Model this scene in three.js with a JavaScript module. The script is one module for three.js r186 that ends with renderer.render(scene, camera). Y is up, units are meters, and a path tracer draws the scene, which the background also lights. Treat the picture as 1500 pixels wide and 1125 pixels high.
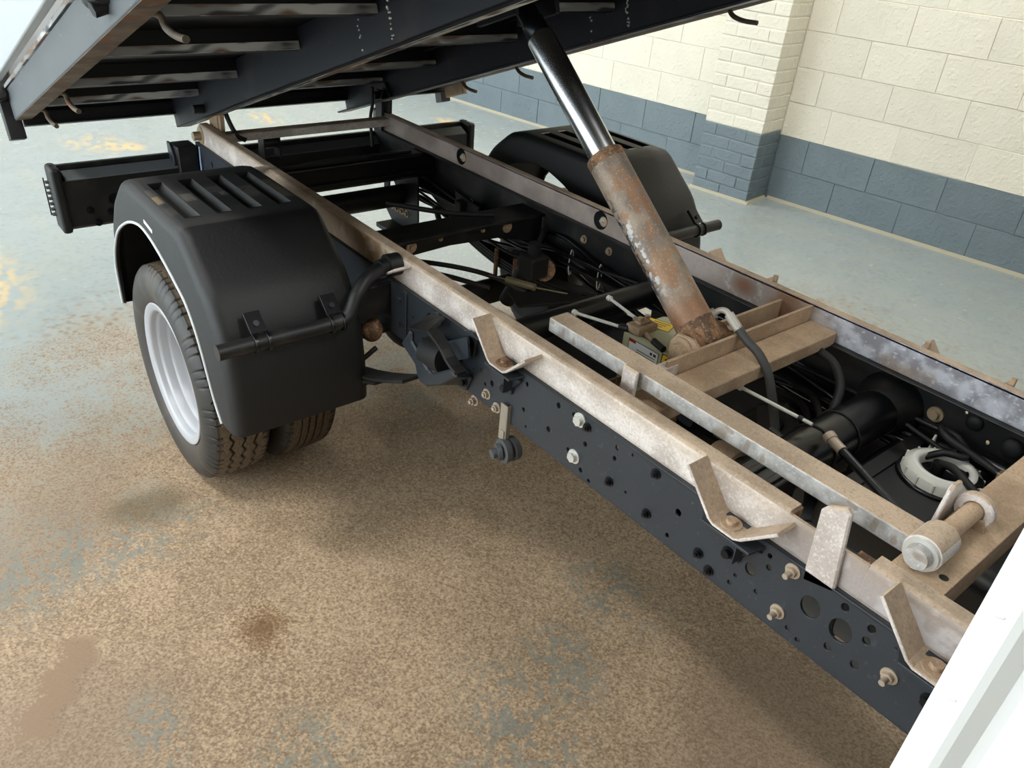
import * as THREE from 'three';
import { RoundedBoxGeometry } from 'three/addons/geometries/RoundedBoxGeometry.js';
import { mergeGeometries, toCreasedNormals } from 'three/addons/utils/BufferGeometryUtils.js';
import { RectAreaLightUniformsLib } from 'three/addons/lights/RectAreaLightUniformsLib.js';
import { Brush, Evaluator, SUBTRACTION } from 'three-bvh-csg';

// ---------------------------------------------------------------- camera, sky, lamps, exposure
const scene = new THREE.Scene();
const camera = new THREE.PerspectiveCamera(52.46, 1500 / 1125, 0.05, 200);
camera.position.set(1.7485, 1.6843, 1.3964);
camera.rotation.order = 'YXZ';
camera.rotation.set(-0.55244, 0.8519, 0.08935);
scene.add(camera);

const renderer = new THREE.WebGLRenderer({ antialias: true });
renderer.toneMapping = THREE.LinearToneMapping;
renderer.toneMappingExposure = 0.98;
renderer.shadowMap.enabled = true;
RectAreaLightUniformsLib.init();

// overcast daylight: it enters through the wide roller door opening only
scene.background = new THREE.Color(0.86, 0.95, 1.0);
scene.backgroundIntensity = 6.0;
const LAMP = 52;                                 // ceiling panels
const LAMP_COLOUR = new THREE.Color(1.0, 0.985, 0.96);

// ---------------------------------------------------------------- helpers
const used = new Map();
function numbered(name) {
  const n = used.get(name) ?? 0; used.set(name, n + 1);
  return n ? name + '_' + String(n).padStart(3, '0') : name;
}
function rng(seed) { let s = seed >>> 0; return () => { s = (s + 0x6d2b79f5) | 0; let t = Math.imul(s ^ (s >>> 15), 1 | s); t = (t + Math.imul(t ^ (t >>> 7), 61 | t)) ^ t; return ((t ^ (t >>> 14)) >>> 0) / 4294967296; }; }
const rand = rng(7);
const V = (x, y, z) => new THREE.Vector3(x, y, z);

// metre uv from the dominant axis of every face
function muv(g) {
  if (g.index) g = g.toNonIndexed();
  const p = g.attributes.position, n = p.count, uv = new Float32Array(n * 2);
  const a = V(0, 0, 0), b = V(0, 0, 0), c = V(0, 0, 0);
  for (let i = 0; i < n; i += 3) {
    a.fromBufferAttribute(p, i); b.fromBufferAttribute(p, i + 1); c.fromBufferAttribute(p, i + 2);
    const nx = Math.abs((b.y - a.y) * (c.z - a.z) - (b.z - a.z) * (c.y - a.y)), ny = Math.abs((b.z - a.z) * (c.x - a.x) - (b.x - a.x) * (c.z - a.z)), nz = Math.abs((b.x - a.x) * (c.y - a.y) - (b.y - a.y) * (c.x - a.x));
    [a, b, c].forEach((q, k) => {
      const [s, t] = nx > ny && nx > nz ? [q.z, q.y] : ny > nz ? [q.x, q.z] : [q.x, q.y];
      uv[(i + k) * 2] = s; uv[(i + k) * 2 + 1] = t;
    });
  }
  g.setAttribute('uv', new THREE.BufferAttribute(uv, 2));
  return g;
}
const plain = (g) => { const h = g.index ? g.toNonIndexed() : g.clone(); for (const k of Object.keys(h.attributes)) if (!['position', 'normal', 'uv'].includes(k)) h.deleteAttribute(k); h.clearGroups(); h.morphAttributes = {}; return h; };
const join = (list) => list.length === 1 ? list[0] : mergeGeometries(list.map(plain));
// splits the faces that look up into a second material (settled dust lies there)
function upFaces(g, limit = 0.6) {
  const p = g.attributes.position, lists = [[], []], a = V(0, 0, 0), b = V(0, 0, 0), c = V(0, 0, 0);
  for (let i = 0; i < p.count; i += 3) {
    a.fromBufferAttribute(p, i); b.fromBufferAttribute(p, i + 1); c.fromBufferAttribute(p, i + 2);
    const n = b.clone().sub(a).cross(c.clone().sub(a)).normalize();
    lists[n.y > limit ? 1 : 0].push(i);
  }
  const out = new THREE.BufferGeometry(), order = [...lists[0], ...lists[1]];
  for (const k of ['position', 'normal', 'uv']) {
    const s = g.attributes[k], w = s.itemSize, arr = new Float32Array(s.count * w);
    order.forEach((i, j) => arr.set(s.array.subarray(i * w, (i + 3) * w), j * 3 * w));
    out.setAttribute(k, new THREE.BufferAttribute(arr, w));
  }
  out.addGroup(0, lists[0].length * 3, 0); out.addGroup(lists[0].length * 3, lists[1].length * 3, 1);
  return out;
}
function part(name, geos, mat, parent, label) {
  let g = muv(join([].concat(geos)));
  if (Array.isArray(mat)) g = upFaces(g, name === 'mudguard' ? .93 : .6);
  const m = new THREE.Mesh(g, mat); m.name = name; m.castShadow = m.receiveShadow = true;
  if (label) m.userData.label = label;
  parent.add(m);
  return m;
}
function group(name, parent, label) { const o = new THREE.Group(); o.name = name; if (label) o.userData.label = label; parent.add(o); return o; }
function struct(name, label) { const o = new THREE.Group(); o.name = name; o.userData.kind = 'structure'; if (label) o.userData.label = label; scene.add(o); return o; }

function bx(x0, x1, y0, y1, z0, z1, r = 0.002) {
  const w = Math.abs(x1 - x0), h = Math.abs(y1 - y0), d = Math.abs(z1 - z0);
  const g = new RoundedBoxGeometry(w, h, d, 1, Math.min(r, w * .45, h * .45, d * .45));
  return g.translate((x0 + x1) / 2, (y0 + y1) / 2, (z0 + z1) / 2);
}
function rod(p0, p1, r, seg = 14, r1 = r) {
  const d = p1.clone().sub(p0), g = new THREE.CylinderGeometry(r1, r, d.length(), seg);
  g.translate(0, d.length() / 2, 0);
  g.applyQuaternion(new THREE.Quaternion().setFromUnitVectors(V(0, 1, 0), d.clone().normalize()));
  return g.translate(p0.x, p0.y, p0.z);
}
function tube(pts, r, seg = 24, rs = 10, tension = 0.5) {
  const c = new THREE.CatmullRomCurve3(pts.map((p) => p.isVector3 ? p : V(...p)), false, 'catmullrom', tension);
  const t = new THREE.TubeGeometry(c, seg, r, rs), caps = [];
  for (const [u, s] of [[0, -1], [1, 1]]) {
    const q = c.getPoint(u), d = c.getTangent(u).multiplyScalar(s), k = new THREE.CircleGeometry(r, rs);
    k.applyQuaternion(new THREE.Quaternion().setFromUnitVectors(V(0, 0, 1), d)); caps.push(k.translate(q.x, q.y, q.z));
  }
  return join([t, ...caps]);
}
function outline(pts) { const s = new THREE.Shape(); pts.forEach(([x, y], i) => i ? s.lineTo(x, y) : s.moveTo(x, y)); s.closePath(); return s; }
function holed(shape, holes) { for (const [x, y, rx, ry = rx, tilt = 0] of holes) { const h = new THREE.Path(); h.absellipse(x, y, rx, ry, 0, Math.PI * 2, true, tilt); shape.holes.push(h); } return shape; }
const EX = (shape, depth, bevel = 0, curve = 16) => new THREE.ExtrudeGeometry(shape, { depth: depth - 2 * bevel, bevelEnabled: bevel > 0, bevelThickness: bevel, bevelSize: bevel, bevelOffset: -bevel, bevelSegments: 1, curveSegments: curve }).translate(0, 0, bevel);
const inXY = (pts, z0, z1, b = 0.001) => EX(pts instanceof THREE.Shape ? pts : outline(pts), z1 - z0, b).translate(0, 0, z0);
const inZY = (pts, x0, x1, b = 0.001) => EX(pts instanceof THREE.Shape ? pts : outline(pts.map(([z, y]) => [-z, y])), x1 - x0, b).rotateY(Math.PI / 2).translate(x0, 0, 0);   // points are (z, y)
const inXZ = (pts, y0, y1, b = 0.001) => EX(pts instanceof THREE.Shape ? pts : outline(pts.map(([x, z]) => [x, -z])), y1 - y0, b).rotateX(-Math.PI / 2).translate(0, y0, 0);   // points are (x, z)
function hex(p, dir, r, h) { const d = dir.clone().normalize(); return rod(p, p.clone().addScaledVector(d, h), r, 6); }
function boltGeo(p, dir, r, h = r * .9, wash = r * 1.75, stud = 0) {
  const d = dir.clone().normalize(), q = p.clone().addScaledVector(d, .0025), list = [rod(p.clone().addScaledVector(d, -.002), q, wash, 18), hex(q, d, r, h)];
  if (stud) list.push(rod(q.clone().addScaledVector(d, h), q.clone().addScaledVector(d, h + stud), r * .55, 10));
  return list;
}

// ---------------------------------------------------------------- noise and textures
const LAT = new Float32Array(512 * 512); { const q = rng(99); for (let i = 0; i < LAT.length; i++) LAT[i] = q(); }
function vn(x, y, s, px = 0, py = px) {
  const ix = Math.floor(x), iy = Math.floor(y), fx = x - ix, fy = y - iy, u = fx * fx * (3 - 2 * fx), v = fy * fy * (3 - 2 * fy), ox = s * 131, oy = s * 57;
  let x0 = ix, x1 = ix + 1, y0 = iy, y1 = iy + 1;
  if (px) { x0 = ((x0 % px) + px) % px; x1 = ((x1 % px) + px) % px; y0 = ((y0 % py) + py) % py; y1 = ((y1 % py) + py) % py; }
  const r0 = ((y0 + oy) & 511) << 9, r1 = ((y1 + oy) & 511) << 9, c0 = (x0 + ox) & 511, c1 = (x1 + ox) & 511;
  const a = LAT[r0 + c0], b = LAT[r0 + c1], c = LAT[r1 + c0], d = LAT[r1 + c1];
  return a + (b - a) * u + (c - a) * v + (a - b - c + d) * u * v;
}
function fbm(x, y, s, oct = 4, px = 0, py = px) { let t = 0, a = .5, n = 0; for (let i = 0; i < oct; i++) { t += a * vn(x, y, s + i, px, py); n += a; a *= .5; x *= 2; y *= 2; px *= 2; py *= 2; } return t / n; }
const sm = (a, b, x) => { const t = Math.min(1, Math.max(0, (x - a) / (b - a))); return t * t * (3 - 2 * t); };
const mix = (a, b, t) => [a[0] + (b[0] - a[0]) * t, a[1] + (b[1] - a[1]) * t, a[2] + (b[2] - a[2]) * t];
function dataTex(w, h, fn, srgb = true) {
  const d = new Uint8Array(w * h * 4);
  for (let j = 0; j < h; j++) for (let i = 0; i < w; i++) { const c = fn((i + .5) / w, (j + .5) / h), o = (j * w + i) * 4; d[o] = Math.max(0, Math.min(255, c[0])); d[o + 1] = Math.max(0, Math.min(255, c[1])); d[o + 2] = Math.max(0, Math.min(255, c[2])); d[o + 3] = 255; }
  const t = new THREE.DataTexture(d, w, h); t.magFilter = THREE.LinearFilter; t.minFilter = THREE.LinearFilter; t.wrapS = t.wrapT = THREE.RepeatWrapping;
  if (srgb) t.colorSpace = THREE.SRGBColorSpace; t.needsUpdate = true;
  return t;
}
function tile(size, metres, fn, srgb = true) { const t = dataTex(size, size, fn, srgb); t.repeat.set(1 / metres, 1 / metres); return t; }
function fit(t, x0, x1, y0, y1) { t.repeat.set(1 / (x1 - x0), 1 / (y1 - y0)); t.offset.set(-x0 / (x1 - x0), -y0 / (y1 - y0)); return t; }
const grey = (v) => [v, v, v];
const std = (o) => new THREE.MeshStandardMaterial(o);

// galvanised steel, pale with a pinkish bloom and small bright flecks
const galvBump = tile(256, .12, (u, v) => grey(255 * fbm(u * 24, v * 24, 31, 3, 24)), false);
const tGalv = tile(512, .5, (u, v) => {
  const a = fbm(u * 8, v * 8, 3, 5, 8), f = fbm(u * 150, v * 150, 9, 2, 150), g = vn(u * 26, v * 26, 15, 26);
  let c = mix([190, 178, 170], [222, 212, 205], sm(.32, .68, a));
  c = mix(c, [240, 236, 232], sm(.58, .8, f) * .5); c = mix(c, [170, 154, 142], sm(.62, .82, 1 - f) * .35 + sm(.8, .98, g) * .15);
  return c;
});
const mGalv = std({ map: tGalv, roughness: .62, metalness: .15, bumpMap: galvBump, bumpScale: .0006 });
// grey tan road dust on everything that looks up
const tDust = tile(512, .6, (u, v) => {
  const a = fbm(u * 6, v * 6, 23, 5, 6), f = fbm(u * 200, v * 200, 29, 2, 200);
  let c = mix([164, 143, 122], [197, 174, 151], sm(.3, .7, a)); c = mix(c, [212, 194, 172], sm(.6, .8, f) * .3); c = mix(c, [136, 116, 92], sm(.62, .8, 1 - f) * .35);
  return c;
});
const mDust = std({ map: tDust, roughness: .85, bumpMap: galvBump, bumpScale: .0008 });
const GALV = [mGalv, mDust];
const mTan = std({ map: tDust, roughness: .8, color: 0xf4ece2, bumpMap: galvBump, bumpScale: .0008 });
const tSpangle = tile(512, .25, (u, v) => {
  const c0 = vn(u * 14, v * 14, 41, 14), c1 = fbm(u * 20, v * 20, 44, 3, 20), f = fbm(u * 60, v * 60, 47, 2, 60);
  let c = mix([150, 146, 142], [212, 209, 205], c1); c = mix(c, [215, 220, 228], sm(.7, .85, f) * .7); return mix(c, [136, 118, 100], sm(.62, .8, c0) * .5);
});
const mSpangle = std({ map: tSpangle, roughness: .5, metalness: .2, bumpMap: galvBump, bumpScale: .0004 });
// far sub-frame rail: brownish grey behind, a rust patch, bright spangles towards the cab (u runs along the rail, -1.4 .. 2.2 m)
const tFar = fit(dataTex(2048, 96, (u, v) => {
  const x = -1.4 + 3.6 * u, y = .79 + .1 * v, front = sm(.82, .96, x), a = fbm(x * 9, y * 9, 51, 4), f = fbm(x * 140, y * 140, 55, 2), s = vn(x * 38, y * 38, 58), k = vn(x * 90, y * 90, 59);
  let c = mix([150, 136, 128], [182, 168, 160], sm(.3, .7, a)); c = mix(c, [165, 150, 140], sm(.6, .8, f) * .4);
  const r = Math.hypot((x - .66) / .045, (y - .845) / .03); c = mix(c, [128, 82, 56], (1 - sm(.2, 1.1, r)) * .75); c = mix(c, [190, 182, 176], (1 - sm(.0, .35, Math.abs(r - 1.25))) * sm(.4, .6, f) * .7);
  c = mix(c, [118, 82, 56], sm(.70, .78, x) * (1 - sm(.80, .9, x)) * sm(.35, .7, a) * .8);
  const s2 = fbm(x * 60, y * 60, 57, 3); let g = mix([140, 138, 144], [196, 197, 204], sm(.3, .7, .5 * s + .5 * s2)); g = mix(g, [228, 232, 236], sm(.62, .82, fbm(x * 120, y * 120, 59, 3)) * .6); g = mix(g, [150, 130, 112], sm(.52, .72, a) * sm(.86, .82, y) * .8);
  return mix(c, g, front);
}), -1.4, 2.2, .79, .89);
// near sub-frame rail: pale, browned by road spray ahead of the wheel, greyer towards the cab
const tNear = fit(dataTex(2048, 128, (u, v) => {
  const x = -1.4 + 3.6 * u, y = .79 + .1 * v, a = fbm(x * 16, y * 16, 251, 5), f = fbm(x * 300, y * 300, 255, 2), k = fbm(x * 34, y * 34, 257, 3);
  let c = mix([188, 176, 168], [222, 212, 205], sm(.32, .68, a)); c = mix(c, [240, 236, 232], sm(.58, .8, f) * .5); c = mix(c, [168, 152, 140], sm(.62, .82, 1 - f) * .4);
  c = mix(c, [146, 122, 98], sm(-.95, -.6, x) * (1 - sm(-.05, .16, x)) * sm(.25, .6, a + .15) * .85); c = mix(c, [128, 100, 70], sm(-.2, -.05, x) * (1 - sm(.02, .12, x)) * sm(.35, .6, k) * .8);
  c = mix(c, [150, 139, 135], sm(1.26, 1.36, x) * .75); c = mix(c, [206, 204, 206], sm(1.3, 1.42, x) * sm(.52, .7, k) * .5);
  c = mix(c, [164, 138, 108], sm(.84, .872, y) * .25 + (1 - sm(.806, .818, y)) * .25);
  return c;
}), -1.4, 2.2, .79, .89);
const mNear = std({ map: tNear, roughness: .62, metalness: .1, bumpMap: galvBump, bumpScale: .0006 });
const mFar = std({ map: tFar, roughness: .55, metalness: .1, bumpMap: galvBump, bumpScale: .0006 });
// rusted paint on the ram sleeve (u along, v around)
const tRam = dataTex(512, 512, (u, v) => {
  const a = fbm(u * 6, v * 5, 61, 5, 6, 5), b = fbm(u * 14, v * 12, 65, 4, 14, 12), f = fbm(u * 110, v * 90, 69, 2, 110, 90), f2 = fbm(u * 40, v * 24, 68, 3, 40, 24);
  let c = mix([120, 107, 97], [154, 137, 120], sm(.35, .65, a)); c = mix(c, [152, 106, 72], sm(.52, .72, b) * .6); c = mix(c, [190, 180, 170], sm(.64, .8, f) * .4);
  c = mix(c, [158, 104, 68], (1 - sm(.02, .2, u + (b - .5) * .12)) * .55 + sm(.95, .98, u) * .5);
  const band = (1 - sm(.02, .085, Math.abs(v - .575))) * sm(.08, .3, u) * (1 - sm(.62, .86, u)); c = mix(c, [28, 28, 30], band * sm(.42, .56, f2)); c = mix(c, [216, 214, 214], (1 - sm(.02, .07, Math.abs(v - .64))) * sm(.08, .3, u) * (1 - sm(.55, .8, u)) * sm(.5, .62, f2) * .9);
  return c;
});
const mRam = std({ map: tRam, roughness: .6, metalness: .25, bumpMap: tRam, bumpScale: .0006 });
const tRust = tile(256, .15, (u, v) => { const a = fbm(u * 8, v * 8, 71, 4, 8), f = fbm(u * 40, v * 40, 74, 2, 40); return mix(mix([92, 70, 54], [142, 106, 76], sm(.3, .7, a)), [184, 158, 130], sm(.62, .8, f) * .6); });
const mRust = std({ map: tRust, roughness: .85 });
const tDirtBlack = tile(256, .4, (u, v) => { const a = fbm(u * 8, v * 8, 81, 5, 8), f = vn(u * 120, v * 120, 85, 120); let c = mix([17, 18, 20], [30, 29, 28], sm(.4, .7, a)); c = mix(c, [66, 58, 48], sm(.66, .8, a) * .35); return mix(c, [120, 116, 110], sm(.93, .97, f) * .3); });
const mBlack = std({ map: tDirtBlack, roughness: .48 });
const mGloss = std({ color: 0x0c0d0f, roughness: .28 });
const mOily = std({ map: tDirtBlack, roughness: .7, color: 0xb0a898 });
const tSlate = tile(512, .6, (u, v) => { const a = fbm(u * 5, v * 5, 91, 4, 5), f = vn(u * 190, v * 190, 95, 190), g = vn(u * 60, v * 60, 97, 60); let c = mix([40, 45, 51], [47, 52, 58], a); c = mix(c, [118, 122, 126], sm(.955, .985, f) * .7); return mix(c, [98, 104, 112], sm(.9, .96, g) * .25); });
const mSlate = std({ map: tSlate, roughness: .42 });
const mPlastic = std({ color: 0x111213, roughness: .54, bumpMap: galvBump, bumpScale: .0003 });
const mRubber = std({ color: 0x161616, roughness: .6 });
const mChrome = std({ color: 0xd8dadc, roughness: .24, metalness: 1 });
const mDarkSteel = std({ color: 0x33363a, roughness: .3, metalness: .9 });
const mZinc = std({ color: 0xd6d6d2, roughness: .35, metalness: .55 });
const mBrass = std({ color: 0xb09c80, roughness: .45, metalness: .45 });
const mWhite = std({ color: 0xc6cacc, roughness: .35 });
const mStud = std({ color: 0xb4a492, roughness: .45, metalness: .4 });
const mDrop = std({ color: 0xb4b8bb, roughness: .4 });
const mTie = std({ color: 0xd8d6cc, roughness: .5 });
// ---------------------------------------------------------------- the setting
const PLACE = [-1.364, 0, -3.604], TURN = 0.1202;        // the block wall runs a few degrees off the truck
function room(name, label) { const o = struct(name, label); o.position.set(...PLACE); o.rotation.y = TURN; return o; }

// floor: worn blue-grey paint over tan concrete (x, z in metres)
const SPOTS = [[-1.25, 1.11, .35, .22], [-.27, 1.39, .22, .2], [-.2, 1.12, .12, .25], [.75, .06, .16, .12], [.93, .54, .2, .13], [.85, .35, .14, .1], [.71, 1.0, .12, .1], [-.94, .88, .3, .2], [.45, 1.25, .12, .06], [1.05, .75, .14, .1]];
const WORN = [[-4.4, .08, .3, .14], [-4.25, -.06, .14, .1], [-4.68, -1.25, .26, .12], [-4.0, -2.64, .2, .1], [-4.5, .28, .2, .06], [-2.3, 1.2, .5, .25]];
function floorAt(x, z) {
  const big = fbm(x * 1.3 + 40, z * 1.3 + 40, 101, 2), mid = fbm(x * 7 + 90, z * 7 + 90, 107, 3), fine = fbm(x * 235 + z * 40 + 900, z * 235 + 900, 113, 2);
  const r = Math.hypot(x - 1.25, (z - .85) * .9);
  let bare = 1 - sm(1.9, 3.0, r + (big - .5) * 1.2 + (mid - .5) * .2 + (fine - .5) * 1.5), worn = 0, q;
  if (bare > 0) {
    bare *= 1 - .35 * sm(1.3, 2.0, r) * sm(.5, .7, mid);
    for (const [a, b, rx, rz] of SPOTS) { const ax = (x - a) / rx, az = (z - b) / rz; q = ax * ax + az * az; if (q < 2.5) bare *= 1 - .62 * (1 - sm(.3, 1.5, Math.sqrt(q))) * sm(.5, .58, fbm(x * 80 + 11, z * 80 + 17, 123, 2) * .7 + .3 * fbm(x * 16 + 11, z * 16, 125, 2)); }
  }
  for (const [a, b, rx, rz] of WORN) { const ax = (x - a) / rx, az = (z - b) / rz; q = ax * ax + az * az; if (q < 1.9) worn = Math.max(worn, (1 - sm(.3, 1.3, Math.sqrt(q))) * sm(.38, .58, fbm(x * 14 + z * 5 + 70, z * 30 - x * 9 + 300, 119, 3))); }
  const o = [0, 0, 0], to = (R, G, B, t) => { if (t > 0) { o[0] += (R - o[0]) * t; o[1] += (G - o[1]) * t; o[2] += (B - o[2]) * t; } };
  if (bare < .99) {
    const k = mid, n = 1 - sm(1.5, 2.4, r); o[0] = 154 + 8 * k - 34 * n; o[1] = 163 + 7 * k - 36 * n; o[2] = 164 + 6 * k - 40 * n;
    to(176, 172, 150, sm(.48, .72, fbm(x * 3 + 60, z * 9 + 60, 131, 3)) * .16); to(112, 122, 124, sm(.6, .8, fine) * .25); to(214, 186, 140, worn * .95);
  }
  if (bare > .01) {
    const p0 = o[0], p1 = o[1], p2 = o[2], grit = vn(x * 330 + 3000, z * 330 + 3000, 117), k = sm(.3, .7, mid);
    o[0] = 164 + 14 * k; o[1] = 140 + 13 * k; o[2] = 113 + 12 * k;
    to(216, 190, 156, sm(.54, .74, fine) * .6); to(98, 78, 60, sm(.56, .76, 1 - fine) * .5); to(132, 106, 82, sm(.6, .9, grit) * .4); to(132, 112, 94, sm(.52, .72, big) * .45);
    q = Math.hypot(x - .306, z - .932); to(104, 74, 42, (1 - sm(.02, .11, q + (mid - .5) * .05 + (fine - .5) * .08)) * .7);
    q = Math.hypot(x + .34, z - 1.02); to(92, 80, 58, (1 - sm(.05, .15, q + (mid - .5) * .08)) * .55);
    const sx = (x - .2) * .8 + (z - 1.4) * .6, sz = -(x - .2) * .6 + (z - 1.4) * .8; to(150, 124, 99, (1 - sm(.13, .16, Math.abs(sx + .04 * (fine - .5)))) * (1 - sm(.035, .05, Math.abs(sz + .05 * (fine - .5) + .012 * Math.sin(sx * 60)))) * .9);
    o[0] = p0 + (o[0] - p0) * bare; o[1] = p1 + (o[1] - p1) * bare; o[2] = p2 + (o[2] - p2) * bare;
  }
  return [o, bare, worn, fine];
}
function floorMats(x0, x1, z0, z1, n, nr) {
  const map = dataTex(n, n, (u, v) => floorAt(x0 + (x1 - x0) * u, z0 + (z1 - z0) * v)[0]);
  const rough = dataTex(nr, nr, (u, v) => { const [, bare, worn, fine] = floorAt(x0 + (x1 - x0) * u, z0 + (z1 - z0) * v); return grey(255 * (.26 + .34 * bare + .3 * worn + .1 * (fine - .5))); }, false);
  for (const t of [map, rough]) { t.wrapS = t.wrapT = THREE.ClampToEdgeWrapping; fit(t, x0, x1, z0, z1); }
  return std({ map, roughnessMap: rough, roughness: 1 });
}
{
  const floor = struct('floor', 'worn grey-blue painted concrete floor rubbed bare to tan near the truck');
  const X0 = -1.6, X1 = 2.4, Z0 = -1.4, Z1 = 2.6;
  const near = floorMats(X0, X1, Z0, Z1, 2048, 512), far = floorMats(-11.2, 8.8, -8, 12, 1280, 320);
  const box = (a, b, c, d) => new THREE.BoxGeometry(b - a, .14, d - c).translate((a + b) / 2, -.07, (c + d) / 2);
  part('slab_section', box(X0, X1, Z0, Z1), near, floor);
  for (const q of [[-11.2, X0, -6.5, 11], [X1, 7.6, -6.5, 11], [X0, X1, -6.5, Z0], [X0, X1, Z1, 11]]) part('slab_section', box(...q), far, floor);
  const yard = struct('ground', 'pale concrete yard outside the roller doors');
  part('yard_slab', new THREE.BoxGeometry(70, .1, 70).translate(0, -.2, 0), std({ color: 0xb8b6ae, roughness: .9 }), yard);
}

// walls
const wallBump = tile(512, .7, (u, v) => grey(255 * (.55 * fbm(u * 60, v * 60, 141, 3, 60) + .3 * sm(.62, .75, vn(u * 34, v * 34, 145, 34)) + .25 * fbm(u * 12, v * 12, 147, 3, 12))), false);
function paint(a, b, seed, rough) { return std({ map: tile(256, .9, (u, v) => mix(a, b, fbm(u * 7, v * 7, seed, 4, 7))), roughness: rough, bumpMap: wallBump, bumpScale: .0035 }); }
const mBlue = [paint([104, 117, 124], [116, 129, 135], 151, .5), paint([108, 121, 127], [119, 132, 138], 155, .5)];
const mCream = [paint([230, 224, 206], [238, 232, 216], 161, .6), paint([226, 221, 204], [236, 230, 214], 165, .6)];
const mShutterWall = std({ color: 0xeef0f0, roughness: .6 });
const mPlainWall = std({ color: 0xe2dac6, roughness: .8 });
{
  const wall = room('wall_back', 'painted blockwork wall, grey-blue below and cream above');
  const H = 4.3, band = .4475;
  part('mortar_bed', bx(-9.2, 7.2, -.1, band, -.3, -.005, 0), mBlue[0], wall);
  part('mortar_bed', bx(-9.2, 7.2, band, 1.8, -.3, -.005, 0), mCream[0], wall);
  part('upper_wall', bx(-9.2, 7.2, 1.8, H, -.3, 0, 0), mPlainWall, wall);
  const cache = new Map(), h = .224, starts = [.47, .68, .315, .192, .44, .654, .35, .55];
  const blockGeo = (w, k) => {
    const key = Math.round(w * 1000) + '/' + k;
    if (!cache.has(key)) cache.set(key, muv(bx(k * .31, k * .31 + w - .003, .0015, h - .0015, -.05, 0, .0035)));
    return cache.get(key);
  };
  const lay = (a, b, row) => {
    const cuts = [a]; let s = starts[row] - 20 * .46; while (s < b - .05) { if (s > a + .05) cuts.push(s); s += .46; } cuts.push(b);
    for (let i = 0; i + 1 < cuts.length; i++) {
      const k = Math.floor(rand() * 3), m = new THREE.Mesh(blockGeo(cuts[i + 1] - cuts[i], k), (row < 2 ? mBlue : mCream)[Math.floor(rand() * 2)]);
      m.name = 'block'; m.castShadow = m.receiveShadow = true;
      m.position.set(cuts[i] - k * .31 + .0015, row * h + (rand() - .5) * .002, (rand() - .5) * .005); wall.add(m);
    }
  };
  for (let row = 0; row < 8; row++) { lay(.003, 3.2, row); lay(-4.4, -.452, row); }
  const fillet = (pts, n, p) => part('mortar_fillet', inZY(pts, ...n, .0005), std({ color: 0xaaa48f, roughness: .8 }), p);
  fillet([[0, 0], [.02, 0], [.005, .016], [0, .018]], [.02, 3.2], wall); fillet([[0, 0], [.02, 0], [.005, .016], [0, .018]], [-9, -.46], wall);

  const pier = room('pillar', 'painted brick pier standing out from the block wall');
  const c = .0800, T = .28;
  part('mortar_core', bx(-.446, -.004, 0, 6 * c, 0, T - .005, 0), mBlue[1], pier);
  part('mortar_core', bx(-.446, -.004, 6 * c, 1.84, 0, T - .005, 0), mCream[1], pier);
  part('upper_pier', bx(-.45, 0, 1.84, H, 0, T, 0), mPlainWall, pier);
  const bg = new Map(), brick = (x0, x1, z0, z1, row) => {
    const k = Math.floor(rand() * 2), key = [x1 - x0, z1 - z0, k].map((q) => q.toFixed(3)).join();
    if (!bg.has(key)) bg.set(key, muv(bx(0, x1 - x0, .003, c - .003, 0, z1 - z0, .006).translate(k * .2, 0, 0)));
    const m = new THREE.Mesh(bg.get(key), (row < 6 ? mBlue : mCream)[Math.floor(rand() * 2)]);
    m.name = 'brick'; m.castShadow = m.receiveShadow = true; m.position.set(x0 - k * .2, row * c + (rand() - .5) * .002, z0 + (rand() - .5) * .006); pier.add(m);
  };
  for (let row = 0; row < 23; row++) {
    const odd = row % 2;
    const cuts = odd ? [-.45, -.345, -.11, 0] : [-.45, -.226, 0];
    for (let i = 0; i + 1 < cuts.length; i++) brick(cuts[i] + .002, cuts[i + 1] - .002, T - .1, T, row);
    if (odd) { brick(-.1, 0, .07, T - .104, row); brick(-.1, 0, .001, .066, row); } else brick(-.1, 0, .001, T - .104, row);
    brick(-.45, -.35, .001, T - .104, row);
  }
  part('mortar_fillet', [inZY([[0, 0], [.02, 0], [.005, .016], [0, .018]], -.47, .02, .0005).translate(0, 0, T), inXY([[0, 0], [.02, 0], [.005, .016], [0, .018]], .02, T + .01, .0005)], std({ color: 0xaaa48f, roughness: .8 }), pier);

  const near = room('wall_front', 'cream wall with a wide roller door opening');
  const T1 = 8.6;
  for (const q of [[-9.2, -8.4, -.1, H], [2.2, 7.2, -.1, H], [-8.4, 2.2, 3.3, H]]) part('wall_panel', bx(q[0], q[1], q[2], q[3], T1, T1 + .3, 0), mPlainWall, near);
  const d1 = room('door_1', 'open roller door, its curtain rolled up above the opening');
  part('shutter_roll', rod(V(-8.3, 3.5, T1 - .2), V(2.1, 3.5, T1 - .2), .16, 20), mZinc, d1);
  for (const s of [-8.4, 2.12]) part('guide_rail', bx(s, s + .08, 0, 3.3, T1 - .06, T1 - .005), mZinc, d1);
  const left = room('wall_left', 'white end wall with a closed roller shutter');
  for (const q of [[-.3, .7, -.1, H], [6.6, T1 + .3, -.1, H], [.7, 6.6, 3.5, H]]) part('wall_panel', bx(-9.5, -9.2, q[2], q[3], q[0], q[1], 0), mShutterWall, left);
  const d2 = room('door_2', 'closed white roller shutter in the end wall');
  for (let k = 0; k < 35; k++) part('shutter_slat', bx(-9.36, -9.33 + .006 * (k % 2), k * .1 + .002, k * .1 + .0985, .7, 6.6, .004), mShutterWall, d2);
  part('shutter_roll', rod(V(-9.0, 3.7, .8), V(-9.0, 3.7, 6.5), .16, 20), mZinc, d2);
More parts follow.
